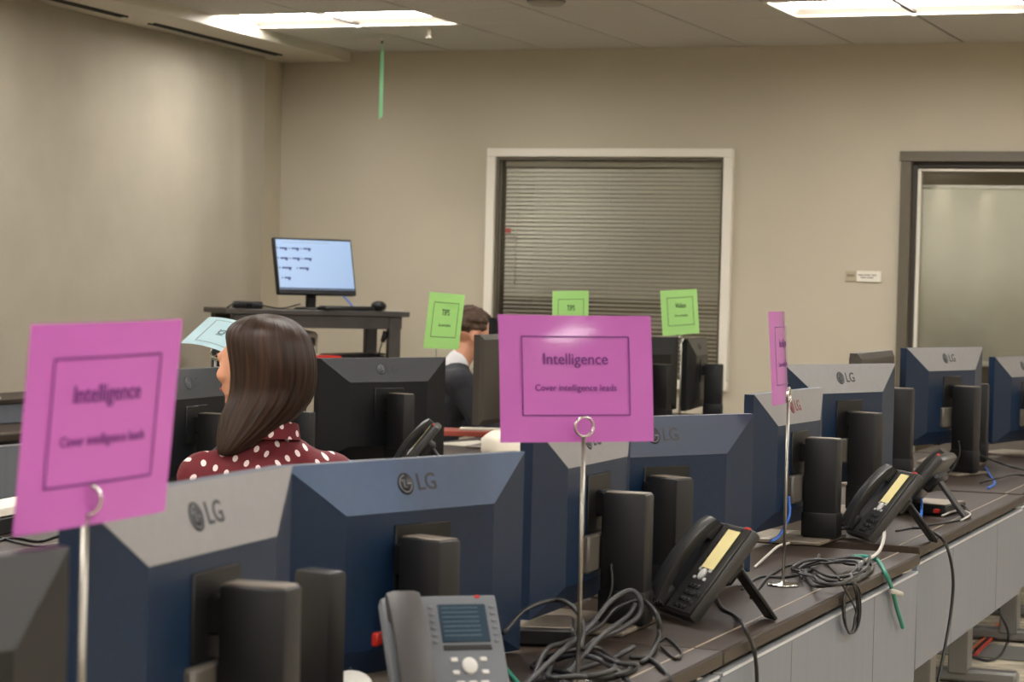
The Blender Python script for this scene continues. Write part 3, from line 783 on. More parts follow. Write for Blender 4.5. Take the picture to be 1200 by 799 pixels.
# ------------------------------------------------------------------ people
def face_head(c, yaw, k=1.0, pitch=0):
    """sphere set for a head; returns (transform, spheres) in head space: x right, y forward, z up; head 0.235 tall"""
    M = Matrix.Translation(c) @ Matrix.Rotation(yaw, 4, 'Z') @ Matrix.Rotation(pitch, 4, 'X') @ Matrix.Scale(k, 4)
    S = [((0, -.018, .032), (.074, .090, .082)), ((0, .018, .0), (.066, .072, .09)), ((0, .034, -.05), (.052, .050, .052)),
         ((0, .060, -.090), (.026, .022, .020)), ((0, .076, .022), (.050, .018, .018)), ((0, .088, -.012), (.011, .018, .030)),
         ((0, .099, -.026), (.014, .012, .011)), ((-.012, .092, -.030), (.008, .008, .007)), ((.012, .092, -.030), (.008, .008, .007)),
         ((0, .079, -.056), (.024, .014, .007)), ((0, .077, -.066), (.020, .014, .008)),
         ((.044, .056, -.022), (.022, .020, .022)), ((-.044, .056, -.022), (.022, .020, .022)),
         ((.076, -.012, -.005), (.009, .018, .032)), ((-.076, -.012, -.005), (.009, .018, .032)), ((.078, -.006, -.026), (.007, .010, .012)), ((-.078, -.006, -.026), (.007, .010, .012))]
    return M, S
def add_head(mb, M, S):
    for c, r in S:
        n0 = len(mb.bm.verts); mb.ell(c, r); mb.bm.verts.ensure_lookup_table()
        bmesh.ops.transform(mb.bm, matrix=M, verts=mb.bm.verts[n0:])
def hand(mb, wrist, d, side, up):
    """palm and five curled fingers along d; side = direction of the thumb, up = back of the hand"""
    d, side, up = Vector(d).normalized(), Vector(side).normalized(), Vector(up).normalized(); w_ = Vector(wrist)
    for i in range(6):
        t = i/5; mb.ell(w_+d*(.015+.075*t), (.020+.016*t, .020+.016*t, .014)) if False else None
    for a in (-.027, -.009, .009, .027):
        mb.limb([(*(w_+d*.005+side*a*.6), .016), (*(w_+d*.085+side*a), .0125)])
    for a, L in ((.030, .070), (.010, .078), (-.010, .072), (-.029, .056)):
        p0 = w_+d*.085+side*a; p1 = p0+d*L*.45-up*.006; p2 = p1+d*L*.30-up*.016; p3 = p2+d*L*.18-up*.020
        mb.limb([(*p0, .0098), (*p1, .009), (*p2, .0082), (*p3, .0075)])
    p0 = w_+d*.028+side*.026; p1 = p0+d*.030+side*.024-up*.006; p2 = p1+d*.032+side*.006-up*.008
    mb.limb([(*p0, .013), (*p1, .0105), (*p2, .009)])
def person(loc, rotz, P, label):
    """P: pose dictionary in body space (x right, y forward, z up, origin on the floor under the hips)"""
    root = thing('person', label, 'person', loc)
    B = Matrix.Rotation(rotz, 4, 'Z')
    body = MB()
    def torso(mb, g):
        px, pz = P['pelvis'][1], P['pelvis'][2]
        mb.ell(P['pelvis'], (.165*P['w']+g, .12+g, .12+g))
        a, b = Vector(P['pelvis']), Vector(P['chest']); c = Vector(P['neck'])
        for i in range(9):
            t = i/8; p = a.lerp(b, t); mb.ell(p, ((.15-.025*math.sin(t*math.pi))*P['w']+g, .105+.01*t+g, .07+g))
        mb.ell(b, (.155*P['w']+g, .115+g, .13+g))
        for s in (0, 1):
            sh = Vector(P['shoulder'][s])
            for i in range(7):
                t = i/6; p = b.lerp(sh, t)+Vector((0, 0, .07*(1-t))); mb.ell(p, (.06+g, .07*(1-t)+.056*t+g, .065*(1-t)+.052*t+g))
            for i in range(6):
                t = i/5; p = c.lerp(sh, t)+Vector((0, 0, -.01-.008*math.sin(t*math.pi))); rr = .050*(1-t)+.050*t; mb.ell(p, (rr+g, rr+g, .036+.012*t+g))
    def arms(mb, g, end=1):
        for s in (0, 1):
            S, E_, W_ = P['shoulder'][s], P['elbow'][s], P['wrist'][s]
            mb.limb([(*S, .052+g), (*E_, .042+g)]); mb.limb([(*E_, .041+g), (*(Vector(E_).lerp(Vector(W_), end)), .029+g)])
    def legs(mb, g, end=1):
        for s in (0, 1):
            H_, K, A = P['hip'][s], P['knee'][s], P['ankle'][s]
            mb.limb([(*H_, .085+g), (*K, .058+g)]); mb.limb([(*K, .056+g), (*(Vector(K).lerp(Vector(A), .45)), .053+g), (*(Vector(K).lerp(Vector(A), end)), .036+g)])
    torso(body, -.006); arms(body, -.004); legs(body, -.004)
    body.limb([(*P['neck'], .052*P.get('nk', 1)), (*(Vector(P['head'])+Vector((0, -.015, -.05))), .050*P.get('nk', 1))])
    for s in (0, 1):
        sx = 1 if s else -1
        hand(body, P['wrist'][s], P['handdir'][s], (-sx*P.get('thumb', 1), .15, 0), (0, 0, 1))
        A = Vector(P['ankle'][s]); body.limb([(*A, .034), (A.x, A.y+.06, .045, .036), (A.x, A.y+.16, .035, .028)])
    M, S = face_head(P['head'], P['headyaw'], P.get('hk', 1), P.get('headpitch', 0)); add_head(body, M, S if P.get('ears', 1) else S[:-4])
    body.xf(B); me = remesh(body, .0065, 'body', M_skin, 4)
    # cut nothing: one continuous skin
    link('body', me, root)
    # eyes
    for sx in (-1, 1):
        e = MB().ell((sx*.030, .068, .004), (.0125, .0115, .0105)); e.xf(B @ M); eo = e.build('eye', M_eye, root)
        e = MB().ell((sx*.030, .0785, .004), (.0052, .0026, .0052)); e.xf(B @ M); e.build('iris', M_iris, eo)
        e = MB().tube([(sx*.014, .092, .022), (sx*.030, .090, .027), (sx*.046, .080, .022)], .0028, 6); e.xf(B @ M); e.build('eyebrow', P['brow'], root)
    e = MB().ell((0, .088, -.0605), (.021, .007, .006)); e.xf(B @ M); e.build('lips', M_lip, root)
    return root, B, M, torso, arms, legs
chair_proto = None
def make_chair():
    t = thing('office_chair', '', 'chair', group='office chairs')
    MB().box((0, 0, .402), (.48, .47, .07), .03, seg=3).build('seat', M_chair, t)
    MB().box((0, -.25, .70), (.42, .05, .36), .02, Matrix.Rotation(R(6), 3, 'X'), seg=3).build('backrest', M_chair, t)
    MB().box((0, -.26, .47), (.06, .02, .26), .006).build('back_bracket', M_black, t)
    MB().tube([(0, 0, .10), (0, 0, .37)], .025, 12).build('gas_lift', M_black2, t)
    for k in range(5):
        a = 2*math.pi*k/5; e = Vector((.29*math.cos(a), .29*math.sin(a), .075))
        l = MB().tube([(0, 0, .11), tuple(e)], [.026, .016], 8).build('base_arm', M_black, t)
        MB().lathe([(.0001, -.012), (.028, -.012), (.028, .012), (.0001, .012)], (0, 0, 0), 14).xf(Matrix.Translation((e.x, e.y, .029)) @ Matrix.Rotation(a, 4, 'Z') @ Matrix.Rotation(R(90), 4, 'Y')).build('caster', M_black, l)
    return t
chair0 = make_chair()

# woman, seated with her back to us, head turned to the left
HW = at_d(313, 425, 5.5)
w_rot = YAW + R(18)
PW = dict(w=.94, pelvis=(0, 0, .56), chest=(0, .015, .86), neck=(0, .0, 1.025), shoulder=((-.152, -.005, .925), (.152, -.005, .925)),
          elbow=((-.205, .02, .70), (.205, .02, .70)), wrist=((-.14, .24, .635), (.14, .24, .635)), handdir=((.2, 1, -.12), (-.2, 1, -.12)),
          hip=((-.085, .02, .535), (.085, .02, .535)), knee=((-.10, .42, .53), (.10, .42, .53)), ankle=((-.10, .40, .085), (.10, .40, .085)),
          head=(-.034, .03, 1.188), headyaw=R(40), ears=0, brow=M_hair, nk=.9, hk=.97)
wl = HW - (Matrix.Rotation(w_rot, 3, 'Z') @ Vector((0, .03, 0))); wl.z = 0
wm, WB, WM, torso, arms, legs = person(wl, w_rot, PW, 'woman with long brown hair in a dark red polka dot blouse, back turned')
def uv_from(me, fn):
    uv = me.uv_layers.new(name='UVMap')
    for lp in me.loops: uv.data[lp.index].uv = fn(me.vertices[lp.vertex_index].co)
bl_ = MB(); torso(bl_, .010); arms(bl_, .012, .93)
bl_.xf(WB); bme = remesh(bl_, .008, 'blouse', M_dots, 5)
Bi = WB.inverted()
def bluv(c):
    p = Bi @ c; return (math.atan2(p.x, -p.y-.0)*.16/.062 if False else (p.x/.050 + p.y*4), (p.z + abs(p.x)*.45)/.046)
uv_from(bme, bluv); blo = link('blouse', bme, wm)
cl = MB(); N_ = 26; ring = []
for (rr, z, oy) in ((.060, 1.030, -.004), (.066, 1.062, -.012), (.070, 1.060, -.014), (.078, 1.020, -.008)):
    ring.append([cl.bm.verts.new((rr*math.sin(a), oy-rr*.92*math.cos(a), z-.022*(1-math.cos(a))*.5)) for a in [R(-150+300*k/N_) for k in range(N_+1)]])
for A, B_ in zip(ring, ring[1:]):
    for k in range(N_): cl.bm.faces.new((A[k], A[k+1], B_[k+1], B_[k]))
cl.xf(WB); cme = cl.mesh('collar', M_dots); uv_from(cme, bluv); link('collar', cme, blo)
tr_ = MB(); legs(tr_, .010, .9); tr_.ell((0, 0, .55), (.165, .135, .115)); tr_.xf(WB); link('trousers', remesh(tr_, .01, 'trousers', M_trous, 4), wm)
def shoes(P, B, root):
    for s in (0, 1):
        A = P['ankle'][s]; q = MB(); q.limb([(A[0], A[1]-.02, .05, .048), (A[0], A[1]+.07, .045, .046), (A[0], A[1]+.16, .038, .038)])
        for v in q.bm.verts: v.co.z = max(v.co.z, .004)
        q.xf(B); q.build('shoe', M_shoe, root)
shoes(PW, WB, wm)
# hair: lofted mass of long straight hair, swept to the left at the ends
hb = MB(); NR = 96; dpx = 5.5/FPX
prof = [(367.3, 313, 4, .02), (369, 313, 17, .05), (373, 313, 30, .075), (380, 313, 41, .095), (390, 313, 49, .108), (402, 315, 52, .115), (418, 318.5, 53, .117), (436, 320, 52, .115),
        (455, 319, 51.5, .108), (470, 315.5, 50, .098), (482, 307, 48, .086), (494, 301, 41, .074), (506, 292, 33, .062), (516, 284, 25, .050), (524, 277, 17, .038), (531, 271, 9, .020)]
rings = []; uvs = []
for j, (py, cx_, hw, dep) in enumerate(prof):
    c = at_d(cx_, py, 5.5); sh = 0 if py < 455 else (py-455)/75*.085
    c = c - FH*(.012 + sh) ; row = []
    for k in range(NR):
        a = 2*math.pi*k/NR
        lum = 1 + (.012*math.sin(a*17+1) + .010*math.sin(a*29+2) + .008*math.sin(a*41))*min(1, j/5)
        front = 1.0
        # open the front (face) side: hair lies back from the face on her left front
        fa = math.cos(a - R(138))
        if 392 < py < 490 and fa > .35: front = 1 - .20*(fa-.35)/.65
        row.append(hb.bm.verts.new(c + RH*(hw*dpx*math.cos(a)*lum*front) + FH*(dep*math.sin(a)*lum*front) - wl))
    rings.append(row)
for A, B_ in zip(rings, rings[1:]):
    for k in range(NR): hb.bm.faces.new((A[k], A[(k+1) % NR], B_[(k+1) % NR], B_[k]))
hb.bm.faces.new(rings[0]); hb.bm.faces.new(rings[-1][::-1]); bmesh.ops.recalc_face_normals(hb.bm, faces=hb.bm.faces)
bmesh.ops.subdivide_edges(hb.bm, edges=[e for e in hb.bm.edges if False], cuts=1) if False else None
hme = hb.mesh('hair', M_hair)
uvl = hme.uv_layers.new(name='UVMap')
for lp in hme.loops:
    vi = lp.vertex_index; j, k = divmod(vi, NR); ang_ = k/NR
    uvl.data[lp.index].uv = (abs(ang_-.25)*1.0 + j*.004, j/len(prof))
hairo = link('hair', hme, wm)
ss_ = hairo.modifiers.new('subd', 'SUBSURF'); ss_.levels = 1; ss_.render_levels = 1
chair0.location = wl; chair0.rotation_euler = (0, 0, w_rot); chair0['label'] = 'black office chair under the woman in red'

# man in a dark suit, seated, profile turned to the right
HM = at_d(553, 393, 10.9)
m_rot = YAW - R(72)
PM = dict(w=1.06, pelvis=(0, -.06, .56), chest=(0, .02, .84), neck=(0, .075, 1.0), shoulder=((-.185, .045, .935), (.185, .045, .935)),
          elbow=((-.25, .16, .70), (.25, .16, .70)), wrist=((-.16, .40, .74), (.16, .40, .74)), handdir=((.25, 1, -.05), (-.25, 1, -.05)),
          hip=((-.09, -.02, .535), (.09, -.02, .535)), knee=((-.13, .42, .54), (.13, .42, .54)), ankle=((-.13, .38, .085), (.13, .38, .085)),
          head=(0, .15, HM.z), headyaw=R(0), headpitch=R(-14), brow=M_curl, nk=1.08, hk=1.07)
ml = HM - (Matrix.Rotation(m_rot, 3, 'Z') @ Vector((0, .15, 0))); ml.z = 0
mn, WB2, WM2, torso2, arms2, legs2 = person(ml, m_rot, PM, 'man with curly brown hair in a dark suit looking down behind the monitors')
j_ = MB(); torso2(j_, .018); arms2(j_, .018, .92); j_.xf(WB2); jk = link('jacket', remesh(j_, .009, 'jacket', M_suit, 5), mn)
c_ = MB(); c_.limb([(0, .070, 1.005, .060), (0, .088, 1.032, .059)]); c_.xf(WB2); link('shirt_collar', remesh(c_, .007, 'shirt_collar', M_shirt, 3), mn)
for s in (-1, 1):
    MB().poly([(s*.02, .150, 1.0), (s*.075, .148, .96), (s*.028, .166, .72), (s*.0, .176, .70)], [(0, 1, 2, 3)]).xf(WB2).build('shirt_front', M_shirt, jk)
MB().box((0, .172, .87), (.05, .012, .26), .004).xf(WB2).build('necktie', M_tie, mn)
t_ = MB(); legs2(t_, .014, .95); t_.ell((0, -.05, .55), (.185, .145, .12)); t_.xf(WB2); link('trousers', remesh(t_, .011, 'trousers', M_trous, 4), mn)
shoes(PM, WB2, mn)
hh = MB(); random.seed(3)
for k in range(190):
    th = random.uniform(0, 2*math.pi); ph = math.acos(random.uniform(-.12, 1))
    d = Vector((math.sin(ph)*math.cos(th), math.sin(ph)*math.sin(th), math.cos(ph)))
    if d.y > .55 and d.z < .62: continue
    p = Vector((0, -.016, .036)) + Vector((d.x*.078, d.y*.092, d.z*.086)); r_ = random.uniform(.012, .019)
    hh.ell(p, (r_, r_, r_), sub=1)
hh.ell((0, -.022, .042), (.078, .088, .080)); hh.xf(WB2 @ WM2); link('hair', remesh(hh, .006, 'hair', M_curl, 1), mn)
dup(chair0, ml - Matrix.Rotation(m_rot, 3, 'Z') @ Vector((0, .04, 0)), m_rot, 'black office chair under the man in the suit')

# ------------------------------------------------------------------ podium in the far corner
pf = at_d(374, 364, 12.35)
pw = Vector((.73, .68, 0)).normalized(); pd = Vector((-.68, .73, 0)).normalized()
pc = pf + pd*.25
pt = thing('tall_workbench', 'tall dark workbench in the corner carrying the lit screen', 'table', (pc.x, pc.y, 0), math.atan2(pw.y, pw.x))
PZ = 1.235; PL, PD = 1.0, .50
MB().box((0, 0, PZ-.014), (PL+.04, PD, .028), .003).build('bench_top', M_podium, pt)
MB().box((0, -PD/2+.03, PZ-.062), (PL-.04, .03, .07), .003).build('apron', M_podium, pt)
MB().box((0, PD/2-.03, PZ-.062), (PL-.04, .03, .07), .003).build('apron', M_podium, pt)
for x in (-PL/2+.06, PL/2-.06):
    for y in (-PD/2+.04, PD/2-.04): MB().box((x, y, (PZ-.03)/2), (.065, .06, PZ-.03), .003).build('leg', M_podium, pt)
MB().box((0, 0, .955), (PL-.05, PD-.04, .024), .003).build('shelf', mat('shelf_white', (176, 166, 148), .6), pt)
def on_bench(x, y, z=PZ): v = pc + pw*x + pd*y; return (v.x, v.y, z)
prz = math.atan2(pw.y, pw.x)
lm = thing('lit_monitor', 'lit monitor tilted on its stand showing a pale blue desktop', 'monitor', on_bench(.03, -.03), YAW + R(36))
def scr(nm, c, s, m, par, bev=0):
    q = MB().box(c, s, bev); q.xf(Matrix.Translation((0, 0, .235)) @ Matrix.Rotation(R(-13), 4, 'X')); return q.build(nm, m, par)
hs_ = scr('housing', (0, 0, 0), (.50, .03, .318), M_black, lm, .004)
sc_ = scr('screen', (0, -.0158, .008), (.478, .002, .278), M_lcdw, lm)
for (x, z, w_) in [(-.205+.075*a, .098-.056*b, .048) for b in range(2) for a in range(3)] + [(-.195, -.012, .06), (-.085, -.012, .06), (-.195, -.068, .04)]:
    scr('icon', (x+.01, -.0172, z), (w_, .001, .009), M_scrink, sc_); scr('icon', (x+w_/2, -.0172, z-.008), (.012, .001, .010), M_scrink, sc_); scr('icon', (x-w_/2-.004, -.0172, z), (.007, .001, .008), M_scrink, sc_)
scr('taskbar', (0, -.0172, -.126), (.478, .001, .008), M_task, sc_)
scr('toolbar', (-.05, -.0172, .132), (.3, .001, .002), mat('toolbar_grey', (130, 140, 156), .4), sc_)
MB().box((0, .028, .10), (.06, .02, .17), .004).build('stand_neck', M_black, lm)
MB().lathe([(.0001, 0), (.11, 0), (.10, .012), (.03, .016), (.0001, .016)], n=28).build('stand_foot', M_black, lm)
ms = tag(MB().ell((0, 0, .0), (.045, .065, .030)).build('computer_mouse', M_black, None, on_bench(.38, -.12, PZ+.028), (0, 0, .5)), 'black mouse on the right end of the tall workbench', 'mouse')
kb = thing('keyboard', 'slim dark keyboard lying before the foot of the lit monitor', 'keyboard', on_bench(.17, -.19), prz+.15)
MB().box((0, 0, .012), (.30, .11, .018), .004).build('case', M_black, kb)
for k in range(4): MB().box((0, -.035+.023*k, .023), (.28, .018, .005), .001).build('key_row', M_key, kb)
ol_ = thing('webcam', 'small dark device at the left end of the tall workbench', 'device', on_bench(-.36, -.1), prz)
MB().box((0, 0, .02), (.16, .07, .04), .012, seg=2).build('case', M_black2, ol_); MB().lathe([(.0001, 0), (.014, 0), (.014, .006), (.0001, .008)], n=14).xf(Matrix.Translation((0, -.033, .022)) @ Matrix.Rotation(R(90), 4, 'X')).build('lens', M_screen, ol_)
def cable(pts, r, m, lab, name='cable', n=8, seg=6):
    q = MB(); q.tube(spline([Vector(p) for p in pts], n), r, seg); return tag(q.build(name, m), lab, 'cable', 'loose cables')
cable([on_bench(-.50, -.2, PZ+.004), on_bench(-.46, -.22, PZ+.028), on_bench(-.36, -.2, PZ+.03), on_bench(-.2, -.18, PZ+.006), on_bench(-.05, -.05, PZ+.03)], .004, M_cabk, 'black cable looping over the left end of the tall workbench')
cable([on_bench(.16, .03, PZ+.13), on_bench(.22, -.04, PZ+.06), on_bench(.26, -.08, PZ+.006), on_bench(.31, -.1, PZ+.006)], .005, M_cabb, 'short blue cable right of the lit monitor stand')
cable([on_bench(.26, -.06, PZ+.03), on_bench(.34, -.1, PZ+.012), on_bench(.42, -.18, PZ+.005), on_bench(.5, -.2, PZ+.005)], .003, M_cabw, 'thin pale cable running to the mouse on the workbench')
prn = thing('label_printer', 'white rounded label printer on the shelf of the workbench', 'printer', on_bench(-.03, .06, .967), prz)
MB().box((0, 0, .075), (.20, .17, .15), .03, seg=3).build('case', M_white, prn); MB().box((0, -.095, .09), (.15, .02, .05), .008).build('paper_slot', M_cabg, prn)
lt = thing('laptop', 'closed dark laptop on the shelf of the workbench', 'laptop', on_bench(.27, -.02, .967), prz-.1)
MB().box((0, 0, .010), (.33, .23, .018), .004).build('base', M_black, lt); MB().box((0, 0, .025), (.33, .23, .009), .003, Matrix.Rotation(R(-2), 3, 'Y')).build('lid', M_black2, lt)
tag(MB().box((0, 0, 0), (.2, .16, .02), .003).build('red_booklet', M_red, None, on_bench(.02, -.19, .979), (0, 0, prz+.2)), 'small red booklet on the shelf of the workbench', 'book')
mic = thing('microphone', 'small black gooseneck microphone standing on the shelf of the workbench', 'microphone', on_bench(.36, -.2, .967), 0)
MB().lathe([(.0001, 0), (.03, 0), (.03, .008), (.0001, .01)], n=18).build('foot', M_black, mic)
MB().tube([(0, 0, .006), (.006, .003, .06), (.02, .01, .11)], .004, 8).build('neck', M_black, mic); MB().tube([(.018, .009, .10), (.035, .016, .16)], [.013, .016], 12).build('head', M_black, mic)

# ------------------------------------------------------------------ loose things on the tables
def flatbox(name, lab, cat, px, py, sx, sy, sz, rz, m, bev=.003, top=None, off=(0, 0)):
    p = on_z(px, py, DZ); t = thing(name, lab, cat, (p.x+off[0], p.y+off[1], DZ), rz)
    MB().box((0, 0, sz/2+.001), (sx, sy, sz), bev).build('case', m, t)
    if top: MB().box((0, 0, sz+.0015), (sx*.94, sy*.94, .002), .0008).build('top_plate', top, t)
    return t
d1 = flatbox('docking_station', 'flat black dock with pale lid between the stands of two monitors', 'dock', 640, 752, .20, .17, .035, R(20), M_black, .006, M_plate, off=(-.05, .0))
for k in range(3): MB().box((.101, -.05+.04*k, .018), (.003, .018, .010), .001).build('socket', M_port, d1)
d2 = flatbox('network_switch', 'pale topped network box with plugged cables on the right hand table', 'switch', 1093, 600, .15, .19, .032, R(-8), M_black2, .004, M_seam)
for k in range(4): MB().box((.02, -.097, .015) if False else (-.04+.03*k, -.0965, .015), (.018, .004, .012), .001).build('socket', M_key, d2)
MB().box((.05, -.105, .015), (.018, .022, .012), .002).build('plug', M_red, d2)
wmse = thing('white_mouse', 'white rounded mouse at the bottom edge beside the grey phone', 'mouse', on_z(412, 815, DZ), R(30))
MB().ell((0, 0, .018), (.034, .056, .022), sub=3).build('shell', mat('mouse_white', (240, 238, 232), .35), wmse); MB().box((0, .034, .037), (.006, .014, .006), .002).build('wheel', M_cabg, wmse)
tag(MB().box((0, 0, .0), (.022, .022, .02), .003).build('red_plug', M_red, None, (-1.685, 3.36, DZ+.045)), 'bright red plug below the blue sheen monitor', 'plug') if False else None
# items on the middle row
rf = on_z(540, 512, DZ); t = thing('red_folder', 'red brown folder stack on the middle row table before the man', 'folder', (rf.x-.0, rf.y+.16, DZ), R(20))
MB().box((0, 0, .012), (.34, .25, .022), .003).build('folder', M_redbook, t); MB().box((.03, .03, .027), (.20, .12, .006), .001).build('paper_slip', M_paper, t)
papers = [(480, 526, 10, 'white sheet of paper beside the side-on phone'), (560, 521, -14, 'white sheet of paper in front of the red folder'), (440, 524, 30, 'white sheet of paper left of the side-on phone')]
for (px, py, rz, lab) in papers:
    p = on_z(px, py, DZ); tag(MB().box((0, 0, .0035), (.216, .28, .005)).build('paper_sheet', M_paper, None, (p.x, p.y, DZ), (0, 0, R(rz))), lab, 'paper')
bg = on_z(588, 534, DZ); q = MB(); random.seed(11)
q.lathe([(.0001, 0), (.085, .0), (.095, .03), (.092, .065), (.075, .085), (.045, .10), (.0001, .105)], n=26)
for v in q.bm.verts: v.co += Vector((random.uniform(-.005, .005), random.uniform(-.005, .005), random.uniform(-.004, .004) if v.co.z > .01 else 0))
bagt = thing('cloth_hat', 'white cloth hat lying on the middle row table beside the middle magenta card', 'hat', (bg.x+.02, bg.y-.02, DZ), 0)
q.build('crown', mat('white_cloth', (226, 218, 202), .85), bagt)
q = MB(); q.lathe([(.0001, 0), (.075, 0), (.075, .004), (.0001, .006)], (0, 0, 0), 22); q.xf(Matrix.Translation((.06, -.07, .001))); q.build('brim', MATS['white_cloth'], bagt)
bn = on_z(40, 622, DZ); bt = thing('binder', 'white binder on a black tray at the left edge', 'binder', (bn.x-.1, bn.y+.05, DZ), R(8))
MB().box((0, 0, .022), (.13, .9, .042), .003).build('tray', M_black, bt); MB().box((0, 0, .056), (.11, .84, .024), .003).build('cover', M_paper, bt)
cs = thing('console', 'long low grey console with brown top on the back row table', 'console', (-5.98, 8.3, DZ), 0)
MB().box((0, 0, .045), (.30, 2.1, .088), .004).build('case', M_panel, cs); MB().box((0, 0, .1), (.33, 2.14, .022), .003).build('top', M_deskedge, cs)
for k in range(6): MB().lathe([(.0001, 0), (.009, 0), (.009, .012), (.0001, .014)], n=12).xf(Matrix.Translation((.15, -.8+.3*k, .055)) @ Matrix.Rotation(R(90), 4, 'Y')).build('knob', M_chrome, cs)
tag(MB().box((0, 0, .004), (.22, .6, .006)).build('paper_stack', M_paper, None, (-5.95, 8.25, DZ+.111), (0, 0, .05)), 'white papers lying on the long grey console', 'paper')
cb = thing('cardboard_box', 'tan cardboard box between the silver glare monitors at right', 'box', (-1.945, 8.34, DZ), R(4))
MB().box((0, 0, .20), (.09, .13, .40), .003).build('carton', M_card, cb); MB().box((0, 0, .4005), (.09, .04, .002)).build('tape', M_manila, cb)
tw = thing('monitor_column', 'upright black monitor column between the two nearest monitors', 'monitor stand', (on_z(372, 830, DZ).x, on_z(372, 830, DZ).y, DZ), R(-14))  # monitor stand column without its panel, built as an upright box
MB().box((0, 0, .115), (.075, .045, .21), .008, seg=2).build('case', M_black2, tw); MB().box((0, 0, .006), (.13, .09, .011), .003).build('foot', M_black, tw)

# ------------------------------------------------------------------ cables
def C(pts, z=DZ+.004): return [on_z(x, y, z+(p[0] if p else 0)) for x, y, *p in pts]
PXF = -1.185
def hangs(pts): return [on_x(x, y, PXF) for x, y in pts]
cable(C([(836, 692), (846, 712), (862, 722)]) + [on_x(873, 736, PXF+.002)] + hangs([(883, 760), (887, 790), (886, 830), (884, 870)]), .0042, M_cabk, 'black cord dropping from the second black phone over the table edge')
cable(C([(1068, 618), (1085, 620)]) + hangs([(1103, 630), (1112, 648), (1117, 680), (1114, 720), (1106, 765), (1098, 805), (1094, 840)]), .0048, M_cabk, 'long black cord hanging down the wide grey panel at right')
cable(C([(1000, 652), (1015, 652), (1028, 656)]) + hangs([(1038, 672), (1046, 692), (1051, 712), (1056, 728), (1058, 735)]), .0055, M_cabt, 'teal network cable hanging over the table edge')
tag(MB().tube([tuple(on_x(1044, 692, PXF+.001)), tuple(on_x(1056, 696, PXF+.001))], .007, 8).build('cable_tag', M_cabw), 'pale tag wrapped around the teal network cable', 'tag')
co = []
for k in range(60):
    a = 2*math.pi*k/15; co.append(on_x(996+(6+k*.10)*math.cos(a)+k*.05, 712+30*math.sin(a), PXF + .004*math.sin(k*.7)))
cable(C([(968, 660), (980, 672)]) + [on_x(984, 680, PXF)] + co, .0026, M_cabk, 'tied black cable coil hanging off the table edge', n=3, seg=5)
def loop(cx, cy, rx, ry, n, z0, zr, ph=0, drift=(0, 0)):
    jit = lambda k: 1+.28*math.sin(k*1.7+cx)+.16*math.sin(k*.61+cy)
    return [on_z(cx+rx*jit(k)*math.cos(ph+2*math.pi*k/12)+drift[0]*k/12, cy+ry*jit(k+3)*math.sin(ph+2*math.pi*k/12)+drift[1]*k/12, DZ+.006+z0+zr*.5*(1+math.sin(ph*2+k*.9))) for k in range(int(12*n)+1)]
cable(loop(985, 672, 42, 14, 2.2, .0, .02, 1.0, (-6, -3)), .0040, M_cabk, 'black cable coiled near the chrome stand foot', n=4)
cable(loop(965, 668, 34, 13, 1.6, .008, .025, 2.4, (8, 2)), .0036, M_cabg, 'grey cable coiled near the chrome stand foot', n=4)
cable(C([(880, 700), (905, 672), (938, 660), (975, 676, .01), (1012, 668, .02), (1020, 650, .01)]), .0038, M_cabk, 'black cable winding across the table behind the chrome stand')
cable(C([(1003, 612, .02), (1025, 612, .03), (1036, 622, .03), (1030, 646, .015), (1008, 660)]), .0046, M_cabw, 'pale grey cable arching below the farther black phone')
cable(C([(870, 690), (890, 676), (920, 676), (950, 668), (960, 650, .02)]), .0034, M_cabg, 'thin grey cable behind the second black phone')
cable(C([(885, 664), (900, 650, .01), (912, 640, .02), (925, 636, .01)]), .0034, M_cabw, 'pale thin cable on the table left of the chrome stand')
cable(C([(1078, 612), (1080, 596, .02), (1079, 580, .05), (1074, 566, .09)]), .0045, M_cabb, 'bright blue network cable behind the farther black phone')
cable(C([(1050, 622), (1080, 616), (1110, 612), (1135, 606), (1132, 594, .02), (1118, 592, .02)]), .0032, M_cabk, 'black cable in front of the pale topped network box')
cable(C([(1104, 604, .01), (1122, 598, .015), (1137, 602, .01), (1126, 610)]), .0030, M_cabw, 'pale cable curling from the network box')
cable(C([(1155, 548), (1160, 556), (1166, 566), (1158, 572)]), .0045, M_cabb, 'blue cable behind the stand at the right edge')
cable(C([(1148, 566), (1170, 560, .02), (1190, 556, .01), (1215, 560)]), .004, M_cabk, 'black cable lying at the right edge behind the stand')
cable(C([(1142, 530, .05), (1165, 540, .06), (1190, 548, .05), (1215, 552, .02)]), .004, M_cabk, 'black cable sagging behind the monitor cut by the right edge')
# cable tangle under the middle card
XT = -1.36
def T3(pts):
    out = []
    for x, y, *p in pts:
        v = on_x(x, y, XT+(p[0] if p else 0)); out.append(v if v.z > DZ+.006 else on_z(x, y, DZ+.006))
    return out
cable(T3([(612, 806, .02), (650, 770), (690, 735, -.02), (715, 705, -.02), (738, 692), (750, 702, .02), (748, 722, .02), (725, 738), (695, 752), (668, 780), (655, 806)]), .0050, M_cabg, 'thick grey cable in a tall loop under the middle magenta card')
cable(T3([(660, 796), (680, 772, .02), (705, 745, .02), (735, 722, -.01), (744, 708, -.02)]), .0045, M_cabg, 'grey cable inside the tall loop under the middle magenta card')
cable(T3([(622, 800, .01), (640, 762, -.03), (664, 752, -.05), (700, 735, -.06), (722, 712, -.06), (752, 704, -.02), (770, 722, .04), (772, 745, .05), (762, 768, .06), (752, 776, .06)]), .0048, M_cabk, 'black cable arching from the tangle to the monitor stand')
cable(C([(600, 806), (650, 792), (690, 780), (715, 772), (735, 762, .01), (742, 758, .01)]), .0052, M_cabg, 'grey cable lying along the bottom of the tangle')
